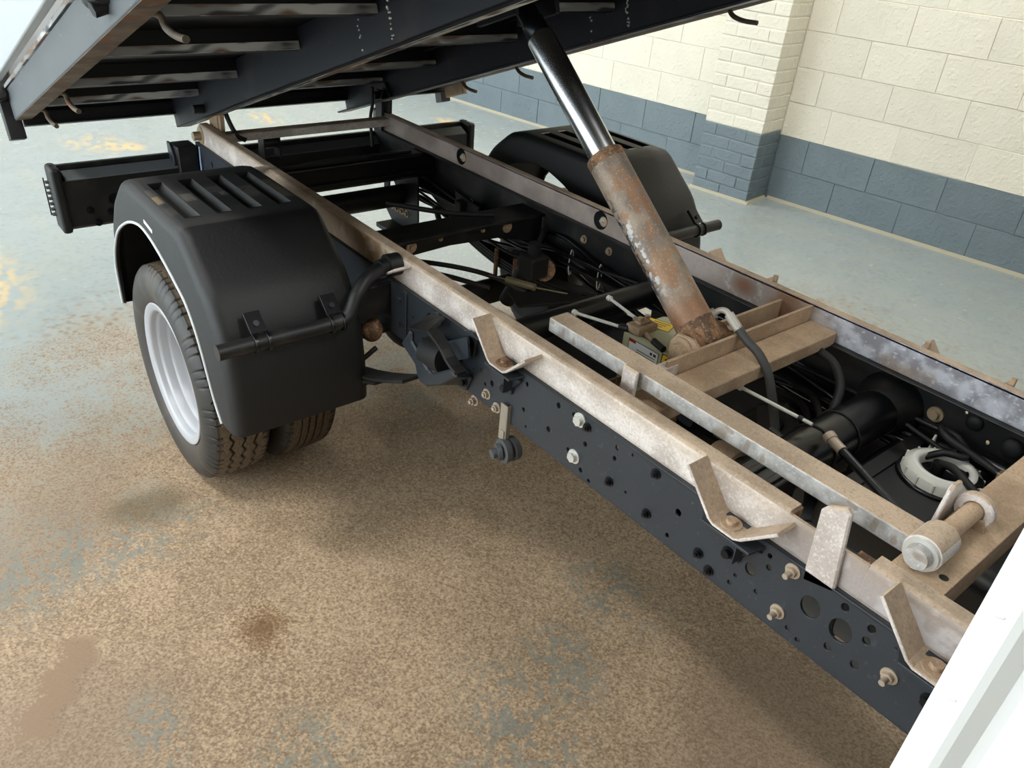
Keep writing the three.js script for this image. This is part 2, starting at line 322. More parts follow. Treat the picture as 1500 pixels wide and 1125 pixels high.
  for (const t of [.7, 6.52]) part('guide_rail', bx(-9.2, -9.14, 0, 3.5, t, t + .08), mZinc, d2);
  const right = room('wall_right', 'plain cream end wall'); part('wall_panel', bx(7.2, 7.5, -.1, H, -.3, T1 + .3, 0), mPlainWall, right);
  const ceiling = room('ceiling', 'plain white ceiling'); part('ceiling_board', bx(-9.5, 7.5, H, H + .2, -.3, T1 + .3, 0), std({ color: 0xe6e4de, roughness: .9 }), ceiling);

  const at = [[-6.2, 1.7], [-6.2, 6.2], [-2.8, 1.7], [-2.8, 6.2], [.6, 1.7], [.6, 6.2], [4.0, 4.0]];
  const say = ['by the closed shutter, on the block wall side', 'by the closed shutter, on the open door side', 'over the tail of the truck, on the block wall side', 'over the tail of the truck, on the open door side', 'over the middle of the truck, on the block wall side', 'over the middle of the truck, on the open door side', 'over the cab, nearest the far right end wall'];
  at.forEach(([s, t], i) => {
    const o = new THREE.Group(); o.name = numbered('ceiling_light'); o.userData = { label: 'flat white ceiling light panel ' + say[i], category: 'light', group: 'ceiling light panels' };
    const w = V(s, H, t).applyAxisAngle(V(0, 1, 0), TURN).add(V(...PLACE)); o.position.copy(w); o.rotation.y = TURN; scene.add(o);
    part('frame', [bx(-.65, .65, -.05, -.001, -.2, -.17), bx(-.65, .65, -.05, -.001, .17, .2), bx(-.65, -.62, -.05, -.001, -.17, .17), bx(.62, .65, -.05, -.001, -.17, .17)], mWhite, o);
    part('diffuser', bx(-.62, .62, -.04, -.03, -.17, .17), std({ color: 0xffffff, emissive: LAMP_COLOUR, emissiveIntensity: 3 }), o);
    const l = new THREE.RectAreaLight(LAMP_COLOUR, LAMP, 1.2, .32); l.position.set(0, -.06, 0); l.rotation.x = -Math.PI / 2; o.add(l);
  });
}
// ---------------------------------------------------------------- the truck
const truck = new THREE.Group(); truck.name = 'tipper_truck';
truck.userData = { label: 'tipper truck with raised black-framed body, bare galvanised chassis and rusty hydraulic ram', category: 'truck' };
scene.add(truck);
const ZO = .406, ZS = .394, YT = .88, YM = .807, YB = .65;

// black main chassis rails (near one with its punched holes)
const HOLES = [[.667, .783], [.664, .714], [.772, .786, .008], [.75, .711, .008], [.819, .79, .006], [.817, .698, .006], [.825, .677, .007], [.861, .671, .007], [.863, .741, .007], [.888, .66, .006], [.948, .785], [.946, .757], [.989, .793, .004], [.677, .675, .004], [.989, .7, .004], [1.118, .741, .009], [1.106, .675, .006],
  [1.315, .763, .007], [1.31, .786, .006], [1.285, .735, .015], [1.401, .746, .024], [1.457, .743, .026], [1.307, .699, .006], [1.45, .790, .009], [1.497, .785, .009], [1.497, .759, .009], [1.449, .698, .009], [1.496, .702, .01], [1.379, .675, .006], [1.401, .667, .006], [1.255, .677, .006], [1.262, .70, .005], [.50, .735, .005], [.52, .705, .005], [.47, .72, .005], [.545, .72, .009], [.36, .69, .005], [.2, .74, .005], [.22, .72, .006], [.235, .735, .005], [.25, .70, .006], [-1.2, .76, .012], [-1.1, .70, .012], [-1.0, .76, .01], [-1.15, .71, .008]];
function mainRail(sign, holes, label) {
  const s = holed(outline([[-1.36, YB], [2.9, YB], [2.9, YM], [-1.36, YM]]), holes.map(([x, y, r = .0065]) => [x, y, r * .72, r * .9]));
  const web = inXY(s, ZO - .006, ZO, .0008);
  const list = [web, bx(-1.36, 2.9, YM - .006, YM, ZO - .062, ZO, .003), bx(-1.36, 2.9, YB, YB + .006, ZO - .062, ZO, .003)];
  const m = part('chassis_rail', list.map((g) => sign > 0 ? g : mirror(g)), sign > 0 ? mSlate : mBlack, truck, label);
  return m;
}
function mirror(g) {
  g = g.index ? g.toNonIndexed() : g; g.scale(1, 1, -1);
  for (const k of Object.keys(g.attributes)) { const a = g.attributes[k], w = a.itemSize; for (let i = 0; i < a.count; i += 3) for (let q = 0; q < w; q++) { const t = a.array[(i + 1) * w + q]; a.array[(i + 1) * w + q] = a.array[(i + 2) * w + q]; a.array[(i + 2) * w + q] = t; } }
  return g;
}
const railNear = mainRail(1, HOLES, 'dark slate chassis rail punched with many holes, nearest the camera');
const railFar = mainRail(-1, [[.76, .735, .012], [.72, .742, .01], [1.3, .757, .006], [1.345, .725, .006], [1.39, .733, .009], [1.28, .77, .005]], 'dark chassis rail on the wall side');
const OUT = V(0, 0, 1);
const nut = (name, x, y, mat, r = .011, stud = 0, par = railNear, z = ZO) => part(name, boltGeo(V(x, y, z), OUT, r, r * .8, r * 1.45, stud), mat, par);
for (const [x, y] of [[.84, .789], [.838, .694]]) nut('bolt', x, y, mZinc, .0115);
for (const [x, y] of [[.863, .784], [.944, .698], [1.21, .67], [1.181, .69], [1.05, .69], [1.052, .79]]) nut('bolt', x, y, x > 1.04 && x < 1.2 ? mDarkSteel : mGloss, .0075, .004);
for (const [x, y] of [[1.355, .79], [1.354, .694], [1.546, .729]]) nut('stud_bolt', x, y, mStud, .0095, .014);
for (const [x, y] of [[.531, .684], [.571, .667]]) nut('bolt', x, y, mStud, .0095, .004);
part('bolt', boltGeo(V(.478, .634, .40), V(0, 0, 1), .0095, .010, .014, .006), mStud, railNear);
// rubber plugs seen on the inner face of the far rail
for (const [x, y, r] of [[1.305, .757, .02], [1.395, .74, .026]]) part('rubber_plug', new THREE.SphereGeometry(r, 20, 10).scale(1, 1, .5).translate(x, y, -ZO + .008), mRubber, railFar);
part('bolt', boltGeo(V(1.222, .733, -.398), OUT, .011, .01, .019), mBrass, railFar);
for (const [x, y] of [[.308, .73], [.12, .74], [.0, .74]]) part('bolt', boltGeo(V(x, y, -.398), OUT, .009, .008, .014), mBrass, railFar);

// pressed gussets under the body brackets on the near rail
for (const [x, w] of [[.60, .056], [1.235, .064], [1.60, .064]]) {
  const g = part('gusset', [inXY([[x - w, YM - .02], [x + w, YM - .02], [x + w * .45, YM - .055], [x + w * .45, .735], [x - .003, .725], [x - w * .6, .755]], ZO + .001, ZO + .009, .002), inXZ([[x - w, ZO], [x + w, ZO], [x + w * .9, ZO + .04], [x - w * .7, ZO + .04]], YM - .014, YM - .008), inXY([[x + w * .42, YM - .01], [x + w * .5, YM - .01], [x + w * .5, .75]], ZO, ZO + .035)], mSlate, railNear);
  part('bolt', boltGeo(V(x + w * .1, .745, ZO + .009), OUT, .009, .009, .012), mDarkSteel, g);
}

// galvanised sub-frame rails: web outwards, flanges inwards; the near top flange is cut away by the stop lug
function subRail(sign, label) {
  const z0 = ZS - .034, r = .011, ell = (top) => { const p = [[ZS, YM]]; if (top) { for (let k = 0; k <= 5; k++) { const t = k / 5 * Math.PI / 2; p.push([ZS - r + r * Math.cos(t), YT - r + r * Math.sin(t)]); } p.push([z0, YT], [z0, YT - .006]); for (let k = 5; k >= 0; k--) { const t = k / 5 * Math.PI / 2; p.push([ZS - r + (r - .006) * Math.cos(t), YT - r + (r - .006) * Math.sin(t)]); } } else p.push([ZS, YT - .004], [ZS - .006, YT - .004]); p.push([ZS - .006, YM]); return p; };
  const l = [bx(-1.335, 2.9, YM, YM + .006, z0, ZS, .003)];
  if (sign > 0) l.push(inZY(ell(1), -1.335, 1.312, .0005), inZY(ell(0), 1.312, 1.455, .0005), inZY(ell(1), 1.455, 2.9, .0005), bx(-1.335, 1.312, YM, YT, z0, z0 + .005, .004));
  else l.push(inZY(ell(1), -1.335, 2.9, .0005), bx(-1.335, 2.9, YM, YT, z0, z0 + .005, .004));
  return part('subframe_rail', l.map((g) => sign > 0 ? g : mirror(g)), [sign > 0 ? mNear : mFar, mDust], truck, label);
}
const subNear = subRail(1, 'pale galvanised sub-frame rail with folded brackets, nearest the camera');
const subFar = subRail(-1, 'brown-grey galvanised sub-frame rail with bright spangles, wall side');
part('rusty_edge', bx(1.3125, 1.318, YT - .034, YT - .002, ZS - .033, ZS - .004, .001), mRust, subNear);
part('rusty_edge', bx(1.425, 1.455, YT - .03, YT - .012, ZS - .033, ZS - .007, .001), mRust, subNear);
// big oval holes in the far rail with a bolt showing inside
for (const [x, y] of [[-.668, .845], [.098, .845]]) {
  part('hole_recess', rod(V(x, y, -.3595), V(x, y, -.3585), .030, 24), mGloss, subFar);
  part('backing_tab', rod(V(x + .014, y, -.3586), V(x + .014, y, -.358), .016, 20), mTan, subFar);
  part('bolt', boltGeo(V(x + .010, y + .002, -.3575), OUT, .006, .006, .008), mZinc, subFar);
}
// folded brackets, each a bent strap welded to the rail with a bolt in its floor
function strap(xy, z0, z1, t = .006) {   // sweeps a polyline of thickness t along z
  const up = [], lo = [];
  xy.forEach(([x, y], i) => {
    const a = xy[Math.max(0, i - 1)], b = xy[Math.min(xy.length - 1, i + 1)], l = Math.hypot(b[0] - a[0], b[1] - a[1]), nx = -(b[1] - a[1]) / l, ny = (b[0] - a[0]) / l;
    up.push([x + nx * t / 2, y + ny * t / 2]); lo.push([x - nx * t / 2, y - ny * t / 2]);
  });
  return inXY([...up, ...lo.reverse()], z0, z1, .0012);
}
const BR = [[.60, 1], [1.235, 1], [1.597, 1]];
for (const sign of [1, -1]) for (const [x] of BR) {
  const l = [strap([[x - .097, .882], [x - .033, .809], [x - .022, .803], [x + .022, .803], [x + .035, .81], [x + .06, .834], [x + .093, .866]], ZS - .002, ZS + .05)];
  const b = part('body_bracket', sign > 0 ? l : l.map(mirror), sign > 0 ? GALV : [mFar, mDust], sign > 0 ? subNear : subFar);
  if (sign > 0) part('bolt', boltGeo(V(x - .002, .806, ZS + .024), V(0, 1, 0), .0105, .008, .019), x < 1 ? mRust : mTan, b);
}
part('body_bracket', strap([[.172, .872], [.06, .802]], ZS - .002, ZS + .05), GALV, subNear);
part('body_bracket', strap([[-.70, .89], [-.82, .80]], ZS - .002, ZS + .05), GALV, subNear);
for (const x of [1.143, 1.335, .72]) part('guide_tab', bx(x - .003, x + .009, .84, .892, -ZS - .012, -ZS - .001, .002), mTan, subFar);
// upright stop lug
part('stop_lug', inXY([[1.372, .785], [1.425, .80], [1.407, .946], [1.398, .953], [1.37, .938], [1.362, .926]], ZS, ZS + .012, .003), GALV, subNear, 'pale upright stop lug with rounded top');
// hinge bolt at the tail of the near rail
part('hinge_bolt', boltGeo(V(-1.318, .838, ZS), OUT, .017, .028, .034), mBrass, subNear);
part('brake_pipe', tube([[-1.31, .80, ZS + .014], [-1.305, .72, ZS + .018], [-1.30, .60, ZS + .016]], .004, 10, 6), std({ color: 0x8fa0c0, roughness: .4 }), railNear);

// tail: bumper beam, end caps, outrigger boxes, drop plates, towing cross tube
{
  const bumper = group('rear_bumper', truck, 'black box-section rear bumper with plastic end caps');
  part('beam', [inXY([[-1.43, .535], [-1.36, .535], [-1.352, .545], [-1.352, .715], [-1.40, .738], [-1.412, .738], [-1.412, .757], [-1.43, .757]], -.9, .9, .002)], mBlack, bumper);
  part('top_strip', inXY([[-1.352, .7155], [-1.40, .7385], [-1.40, .7405], [-1.352, .7185]], -.88, .88, .0004), std({ color: 0x63676a, roughness: .5 }), bumper);
  for (const s of [1, -1]) {
    const z0 = s > 0 ? .89 : -.925, cap = part('end_cap', bx(-1.438, -1.338, .525, .765, z0, z0 + .035, .012), mPlastic, bumper);
    const zo = s > 0 ? .926 : -.926;
    part('grille', [bx(-1.43, -1.426, .575, .715, zo - .001 + s * .010, zo + .001 + s * .012, .0005), ...Array.from({ length: 7 }, (_, i) => bx(-1.43, -1.40, .58 + i * .02, .583 + i * .02, zo - .004, zo + s * .011, .0005))], mPlastic, cap);
    part('screw', rod(V(-1.40, .764, z0 + .018), V(-1.40, .767, z0 + .018), .006, 12), mGloss, cap);
  }
  for (const [z, y] of [[.82, .60], [.75, .585], [.80, .55]]) part('bolt', boltGeo(V(-1.352, y, z), V(1, 0, 0), .008), mDarkSteel, bumper);
  part('drain_hole', rod(V(-1.3525, .63, .73), V(-1.351, .63, .73), .022, 20), mGloss, bumper);
  for (const s of [1, -1]) part('outrigger', bx(-1.42, -1.33, .6, .80, s > 0 ? .41 : -.485, s > 0 ? .485 : -.41, .006), mBlack, bumper);
  part('outrigger', inXY([[-1.42, .6], [-1.36, .6], [-1.36, .76], [-1.39, .803], [-1.42, .803]], .486, .495), mSlate, bumper);
  const cross = part('cross_member', [bx(-.985, -.90, .70, .80, -.395, .395, .012), bx(-.90, -.885, .715, .735, -.395, .395, .004)], mGloss, truck, 'glossy black tail cross member');
  part('cable', tube([[-.94, .805, .3], [-.95, .806, 0], [-.93, .803, -.3]], .004, 12, 6), mRubber, cross);
  for (const s of [1, -1]) {
    const plate = part('drop_plate', inXY(holed(outline([[-1.19, .66], [-.92, .70], [-.915, .47], [-1.0, .44], [-1.13, .45], [-1.19, .5]]), [[-1.12, .60, .03, .03]]), s > 0 ? .32 : -.335, s > 0 ? .327 : -.327), std({ color: 0x4c4f55, roughness: .5, map: tSlate }), truck);
    for (let i = 0; i < 4; i++) part('bolt', boltGeo(V(-1.12 + i * .04, .515, s > 0 ? .327 : -.327), OUT, .009), mTan, plate);
    part('drop_bracket', bx(-1.13, -.92, .43, .45, s > 0 ? .25 : -.335, s > 0 ? .327 : -.25), mBlack, plate);
  }
  part('tow_tube', rod(V(-1.06, .58, -.33), V(-1.06, .58, .33), .045, 24), mBlack, truck);
  // sub-frame tail bar with lamp bracket below, hinge posts
  part('tail_bar', [bx(-1.235, -1.195, .862, .868, -ZS + .02, ZS - .02), bx(-1.20, -1.195, .835, .868, -ZS + .02, ZS - .02)], [mGalv, mDust], truck, 'brown dusty angle bar across the tail of the sub-frame');
  part('roller_bracket', [rod(V(-1.26, .80, .12), V(-1.26, .80, .18), .022, 20), bx(-1.29, -1.23, .745, .83, .115, .121), bx(-1.29, -1.23, .745, .83, .179, .185)], mBlack, truck);
  for (const s of [1, -1]) {
    const p = part('hinge_post', [inXY([[-1.33, .80], [-1.22, .80], [-1.21, .96], [-1.25, 1.0], [-1.31, .99], [-1.33, .93]], s > 0 ? .335 : -.385, s > 0 ? .352 : -.368, .002), inXY([[-1.29, .80], [-1.24, .80], [-1.23, .97], [-1.28, .97]], s > 0 ? .352 : -.356, s > 0 ? .356 : -.345, .001)], s > 0 ? mTan : mBlack, truck);
    part('hinge_pin', rod(V(-1.26, .95, s * .32), V(-1.26, .95, s * .43), .016, 16), mBlack, p);
  }
  part('brake_hose', tube([[-1.24, 1.0, .325], [-1.225, .93, .322], [-1.20, .86, .30], [-1.19, .84, .27]], .009, 16, 8), mRubber, truck);
  part('wiring_loom', tube([[-1.23, .99, -.30], [-1.24, .92, -.305], [-1.25, .86, -.30], [-1.22, .75, -.29]], .007, 16, 8), mRubber, truck);
}

// mid cross member with its big washers
{
  const cm = part('cross_member', [bx(-.33, -.215, .757, .764, -.395, .395, .003), inZY([[-.395, .76], [.395, .76], [.395, .66], [.34, .67], [.2, .705], [0, .715], [-.2, .705], [-.34, .67], [-.395, .66]], -.222, -.215), bx(-.216, -.203, .752, .764, -.395, .395, .003)], mBlack, truck, 'black pressed cross member over the axle with large round washers');
  for (const z of [.15, -.235]) part('washer_bolt', boltGeo(V(-.213, .738, z), V(1, 0, 0), .008, .006, .019), mTan, cm);
  for (const z of [.04, -.13]) part('bolt', boltGeo(V(-.213, .746, z), V(1, 0, 0), .005, .005, .008), mTan, cm);
  const bar = part('cross_member', [rod(V(.40, .735, -.395), V(.40, .735, .395), .036, 24)], mGloss, truck, 'round black cross tube behind the oil tank');
  part('end_flange', rod(V(.40, .735, -.399), V(.40, .735, -.36), .055, 24, .04), mGloss, bar);
  const bar2 = part('cross_member', [rod(V(1.115, .70, -.395), V(1.115, .70, .395), .056, 32)], mGloss, truck, 'thick glossy black cross tube by the fuel tank');
  part('end_flange', rod(V(1.115, .70, -.40), V(1.115, .70, -.33), .085, 32, .058), mBlack, bar2);
  part('strap', new THREE.TorusGeometry(.0575, .003, 6, 32).translate(1.115, .70, -.16), mRubber, bar2); part('strap', new THREE.TorusGeometry(.0575, .003, 6, 32).translate(1.115, .70, -.06), mRubber, bar2);
  part('channel', bx(1.10, 1.19, .675, .76, .12, .395, .006), mBlack, bar2);
  part('channel_rib', [bx(1.125, 1.14, .76, .768, .12, .395, .003), bx(1.165, 1.18, .76, .768, .12, .395, .003)], mGloss, bar2);
}

// ram cross beam and pivot box
{
  const beam = part('ram_cross_beam', [bx(.872, .952, .80, .838, -.36, .36, .005)], [mTan, mTan], truck, 'tan dust-covered cross beam carrying the hydraulic ram');
  part('upright_plate', inXY([[.862, .80], [.870, .80], [.870, .876], [.862, .876]], -.36, .19, .001), mTan, beam);
  part('rear_plate', inXY([[.775, .80], [.783, .80], [.783, .855], [.775, .855]], -.36, -.09, .001), mTan, beam);
  part('pivot_plate', inXY([[.785, .79], [.862, .79], [.862, .876], [.845, .888], [.80, .884], [.785, .86]], .075, .085, .001), mTan, beam);
  part('pivot_plate', inXY([[.74, .79], [.862, .79], [.862, .868], [.75, .86], [.74, .84]], -.085, -.075, .001), mTan, beam);
  part('pivot_washer', rod(V(.822, .852, .085), V(.822, .852, .092), .032, 28), mTan, beam);
  part('pivot_bolt', [rod(V(.822, .852, .092), V(.822, .852, .108), .021, 24, .019), rod(V(.81, .845, -.1), V(.81, .845, .1), .014, 16)], mTan, beam);
  part('end_cap', bx(.845, .872, .79, .862, .155, .21, .003), mGalv, beam);
  part('prop_lug', inZY([[.318, .80], [.328, .80], [.328, .905], [.324, .909], [.318, .908]], .862, .90, .002), GALV, beam, 'pale lug holding the prop bar');
  part('beam_gusset', [bx(.80, .872, .80, .806, .25, .36, .001), bx(.80, .806, .80, .83, .25, .36, .001)], mRust, beam);
}

// hydraulic ram, three stages
{
  const ram = group('hydraulic_ram', truck, 'telescopic hydraulic ram, rusty sleeve below a bright chrome rod');
  const A = V(.800, .862, 0), B = V(.434, 1.162, 0), d = B.clone().sub(A).normalize(), at = (k) => A.clone().addScaledVector(d, k);
  const L1 = A.distanceTo(B) + .02;
  const sleeve = new THREE.CylinderGeometry(.0465, .0465, L1 - .03, 48, 1, true);
  const wrap = (g, k0, k1) => { g.translate(0, (k1 - k0) / 2, 0); g.rotateY(2.2); g.applyQuaternion(new THREE.Quaternion().setFromUnitVectors(V(0, 1, 0), d)); const q = at(k0); return g.translate(q.x, q.y, q.z); };
  wrap(sleeve, .03, L1);
  { const u = sleeve.attributes.uv; for (let i = 0; i < u.count; i++) u.setXY(i, u.getY(i), u.getX(i)); }
  const m = new THREE.Mesh(sleeve, mRam); m.name = 'sleeve'; m.castShadow = m.receiveShadow = true; m.userData.label = 'rusty paint-worn ram sleeve'; ram.add(m);
  const lathe = (pts) => { const g = new THREE.LatheGeometry(pts.map(([r, y]) => new THREE.Vector2(r, y)), 48); g.applyQuaternion(new THREE.Quaternion().setFromUnitVectors(V(0, 1, 0), d)); return g.translate(A.x, A.y, A.z); };
  part('sleeve_collar', lathe([[.0365, L1 - .03], [.0365, L1 + .003], [.043, L1 + .003], [.0475, L1 - .002], [.0475, L1 - .02], [.0464, L1 - .024]]), mRust, ram);
  part('chrome_rod', lathe([[.0001, L1 - .05], [.0362, L1 - .05], [.0362, L1 + .352], [.035, L1 + .357], [.03, L1 + .358], [.0001, L1 + .358]]), mChrome, ram, 'bright chrome ram rod');
  part('upper_stage', lathe([[.0001, L1 + .35], [.0295, L1 + .35], [.0295, L1 + .40], [.028, L1 + .403], [.0265, L1 + .403], [.0265, L1 + .50], [.0001, L1 + .50]]), mDarkSteel, ram, 'dark upper ram stage');
  part('base_lug', [lathe([[.0001, -.045], [.03, -.045], [.042, -.03], [.046, -.005], [.0465, .03], [.0001, .03]]), rod(V(.81, .845, -.06), V(.81, .845, .06), .038, 28)], mRust, ram, 'rusty base of the ram');
  part('top_pin', rod(at(L1 + .50).add(V(0, 0, -.05)), at(L1 + .50).add(V(0, 0, .05)), .024, 20), mBlack, ram);
  // hose fitting and hose
  const f = V(.80, .895, -.04);
  part('hose_fitting', [rod(V(.785, .888, -.03), V(.80, .903, -.045), .015, 6), tube([[.798, .902, -.043], [.806, .912, -.049], [.820, .916, -.052], [.834, .910, -.053]], .0075, 16, 10), rod(V(.831, .912, -.052), V(.866, .888, -.052), .0115, 14)], std({ color: 0xb4aea4, roughness: .5, metalness: .2 }), ram, 'pale elbow hose fitting');
  part('hydraulic_hose', tube([[.86, .893, -.052], [.895, .872, -.052], [.935, .856, -.05], [.97, .82, -.05], [1.0, .76, -.05], [1.03, .69, -.05], [1.07, .60, -.05]], .0105, 40, 12), std({ color: 0x3a3a38, roughness: .6 }), truck, 'dark grey hydraulic hose hanging over the beam');
}

// body prop bar lying on the near side, with its pivot pin on the front plate
{
  const prop = group('body_prop', truck, 'galvanised box-section body prop lying along the sub-frame');
  part('prop_bar', bx(.612, 1.472, .865, .90, .253, .308, .003), [mSpangle, mDust], prop);
  part('pivot_eye', rod(V(1.497, .905, .335), V(1.497, .905, .275), .0295, 32), [mGalv, mDust], prop);
  part('pivot_pin', rod(V(1.497, .905, .14), V(1.497, .905, .30), .0155, 20), mTan, prop);
  part('pin_washer', rod(V(1.497, .905, .335), V(1.497, .905, .342), .027, 28), mZinc, prop);
  part('pin_head', rod(V(1.497, .905, .342), V(1.497, .905, .356), .02, 24, .018), mSpangle, prop);
  const plate = part('front_plate', inXZ([[1.47, .36], [1.552, .36], [1.552, -.36], [1.47, -.36]], YT - .006, YT, .001), [mTan, mTan], truck, 'wide tan dusty plate joining the sub-frame rails');
  part('plate_skirt', inXY([[1.545, .82], [1.552, .82], [1.552, .876], [1.545, .876]], -.36, .36, .001), mTan, plate);
  part('plate_hole', rod(V(1.535, YT - .0005, .325), V(1.535, YT + .0006, .325), .007, 14), mGloss, plate);
  const ring = new THREE.Shape(); ring.absarc(1.497, .905, .031, 0, Math.PI * 2); 
  part('pin_ring', inXY(holed(ring, [[1.497, .905, .0165]]), .150, .165, .002), [mGalv, mDust], plate);
  part('ring_foot', inXY([[1.47, .872], [1.53, .872], [1.518, .90], [1.476, .90]], .166, .172), mTan, plate);
  part('stop_plate', inZY([[.155, .86], [.215, .86], [.200, .94], [.192, .948], [.165, .945], [.158, .935]], 1.458, 1.466, .002), GALV, plate);
}

// mudguards
const G_OUT = [[-.845, .47], [-.815, .62], [-.76, .76], [-.68, .865], [-.585, .94], [-.50, .964], [-.30, .966], [-.11, .965], [-.085, .958], [-.02, .905], [.055, .842], [.10, .775], [.13, .70], [.145, .61], [.15, .50]];
const G_IN = [[-.805, .47], [-.79, .62], [-.70, .74], [-.60, .806], [-.49, .852], [-.38, .871], [-.27, .848], [-.188, .815], [-.088, .764], [-.033, .683], [.004, .59], [.03, .53], [.055, .495]];
function resample(pts, n) {
  const c = new THREE.CatmullRomCurve3(pts.map(([x, y]) => V(x, y, 0)), false, 'catmullrom', pts.length > 14 ? .12 : .5); return c.getSpacedPoints(n - 1).map((p) => [p.x, p.y]);
}
function offsetIn(pts, d) { return pts.map(([x, y], i) => { const a = pts[Math.max(0, i - 1)], b = pts[Math.min(pts.length - 1, i + 1)], l = Math.hypot(b[0] - a[0], b[1] - a[1]); return [x + (b[1] - a[1]) / l * d, y - (b[0] - a[0]) / l * d]; }); }
function loft(rings, close = true) {      // rings of [x, y, z]
  const n = rings[0].length, pos = [], idx = [];
  for (const r of rings) for (const q of r) pos.push(...q);
  const R = rings.length;
  for (let k = 0; k < (close ? R : R - 1); k++) for (let i = 0; i + 1 < n; i++) { const a = k * n + i, b = ((k + 1) % R) * n + i; idx.push(a, a + 1, b, b, a + 1, b + 1); }
  if (close) for (const i of [0, n - 1]) for (let k = 1; k + 1 < R; k++) idx.push(i, ...(i ? [(k + 1) * n + i, k * n + i] : [k * n + i, (k + 1) * n + i]));
  const g = new THREE.BufferGeometry(); g.setAttribute('position', new THREE.Float32BufferAttribute(pos, 3)); g.setIndex(idx); g.computeVertexNormals();
  return toCreasedNormals(g, .5);
}
const N = 61, O0 = resample(G_OUT, N), I0 = resample(G_IN, N), ZA = .505, ZB = .884, RR = .035;
const put = (pts, z) => pts.map(([x, y]) => [x, y, z]);
const skin = (off, za, zb) => {
  const r = []; const R = RR - off;
  for (const [s, z] of [[1, zb]]) for (let k = 4; k >= 0; k--) { const t = k / 4 * Math.PI / 2; r.push(put(offsetIn(O0, off + R * (1 - Math.cos(t))), z - R * (1 - Math.sin(t)))); }
  for (let k = 0; k <= 4; k++) { const t = k / 4 * Math.PI / 2; r.push(put(offsetIn(O0, off + R * (1 - Math.cos(t))), za + R * (1 - Math.sin(t)))); }
  return r;
};
function makeGuard() {
  const rings = [put(I0, ZB), ...skin(0, ZA, ZB), put(I0, ZA), put(I0, ZA + .01), ...skin(.009, ZA + .01, ZB - .01).reverse(), put(I0, ZB - .01)];
  return loft(rings);
}
const SLOTS = [[.80, .84], [.72, .76], [.64, .68], [.56, .60]];
const tGuardTop = fit(dataTex(512, 512, (u, v) => {
  const x = -.62 + .66 * u, z = .49 + .4 * v, a = fbm(u * 9, v * 9, 171, 4), f = fbm(u * 50, v * 50, 175, 2);
  let c = mix([34, 35, 36], [48, 47, 45], sm(.35, .7, a));
  for (const [x0, x1, z0, z1, k, w] of [[-.34, -.28, .846, .876, [132, 112, 84], .9], [-.40, -.34, .846, .876, [90, 88, 78], .5], [-.33, -.27, .765, .797, [104, 100, 92], .7], [-.36, -.31, .68, .72, [92, 92, 90], .6], [-.31, -.28, .665, .70, [150, 150, 146], .6], [-.33, -.24, .60, .64, [96, 92, 86], .7], [-.36, -.20, .505, .56, [104, 98, 90], .7], [-.25, -.19, .84, .876, [66, 62, 54], .7]])
    c = mix(c, k, sm(x0 - .004, x0 + .004, x) * (1 - sm(x1 - .004, x1 + .004, x)) * sm(z0 - .004, z0 + .004, z) * (1 - sm(z1 - .004, z1 + .004, z)) * w * sm(.25, .6, f + .2));
  return c;
}), -.62, .04, .49, .89);
const mGuardTop = std({ map: tGuardTop, roughness: .6 });
const mGuardFarTop = std({ color: 0x3c3b39, roughness: .65 });
function mudguard(sign, label) {
  let b = new Brush(makeGuard()); b.updateMatrixWorld();
  const ev = new Evaluator(); ev.attributes = ['position', 'normal'];
  const g0 = b.geometry; for (const k of Object.keys(g0.attributes)) if (!['position', 'normal'].includes(k)) g0.deleteAttribute(k);
  for (const [z0, z1] of SLOTS) { const c = new Brush(new THREE.BoxGeometry(.285, .06, z1 - z0).translate(-.3025, .966, (z0 + z1) / 2)); c.updateMatrixWorld(); b = ev.evaluate(b, c, SUBTRACTION); b.updateMatrixWorld(); }
  let shell = b.geometry; shell.clearGroups(); shell = shell.index ? shell.toNonIndexed() : shell;
  if (sign < 0) shell = mirror(shell);
  const m = part('mudguard', plainNoUv(shell), [mPlastic, sign > 0 ? mGuardTop : mGuardFarTop], truck, label);
  for (const [z0, z1] of SLOTS) {
    const l = [inZY([[z0, .966], [z0 + .012, .9485], [z1 - .004, .9485], [z1, .966], [z1, .944], [z0, .944]], -.448, -.157, .0005), bx(-.452, -.444, .944, .9655, z0, z1, .001), bx(-.161, -.153, .944, .9655, z0, z1, .001)];
    part('slot_tray', sign > 0 ? l : l.map(mirror), sign > 0 ? mPlastic : mGloss, m);
  }
  return m;
}
const plainNoUv = (g) => { const h = g.clone(); for (const k of Object.keys(h.attributes)) if (!['position', 'normal'].includes(k)) h.deleteAttribute(k); h.setAttribute('uv', new THREE.BufferAttribute(new Float32Array(h.attributes.position.count * 2), 2)); return h; };
const guardNear = mudguard(1, 'black plastic rear mudguard with white edging, nearest the camera');
const guardFar = mudguard(-1, 'black plastic rear mudguard on the wall side');
part('edge_trim', tube(I0.filter((_, i) => i % 3 === 0).map(([x, y]) => [x, y, ZB + .001]), .0042, 90, 8), mWhite, guardNear, 'white edge trim round the wheel arch');
{
  const cv = document.createElement('canvas'); cv.width = 256; cv.height = 64; const c = cv.getContext('2d'); c.fillStyle = '#f0f2f4'; c.fillRect(0, 0, 256, 64); c.fillStyle = '#c6c9d0'; for (const [x, w] of [[70, 26], [108, 14], [134, 30], [176, 40]]) c.fillRect(x, 18, w, 28);
  const t = new THREE.CanvasTexture(cv); t.colorSpace = THREE.SRGBColorSpace;
  const k = new THREE.Mesh(new THREE.BoxGeometry(.065, .010, .0015), [mWhite, mWhite, mWhite, mWhite, std({ map: t, roughness: .4 }), mWhite]); k.name = 'badge'; k.position.set(-.325, .895, ZB + .0008); k.rotation.z = -.13; guardNear.add(k);
}
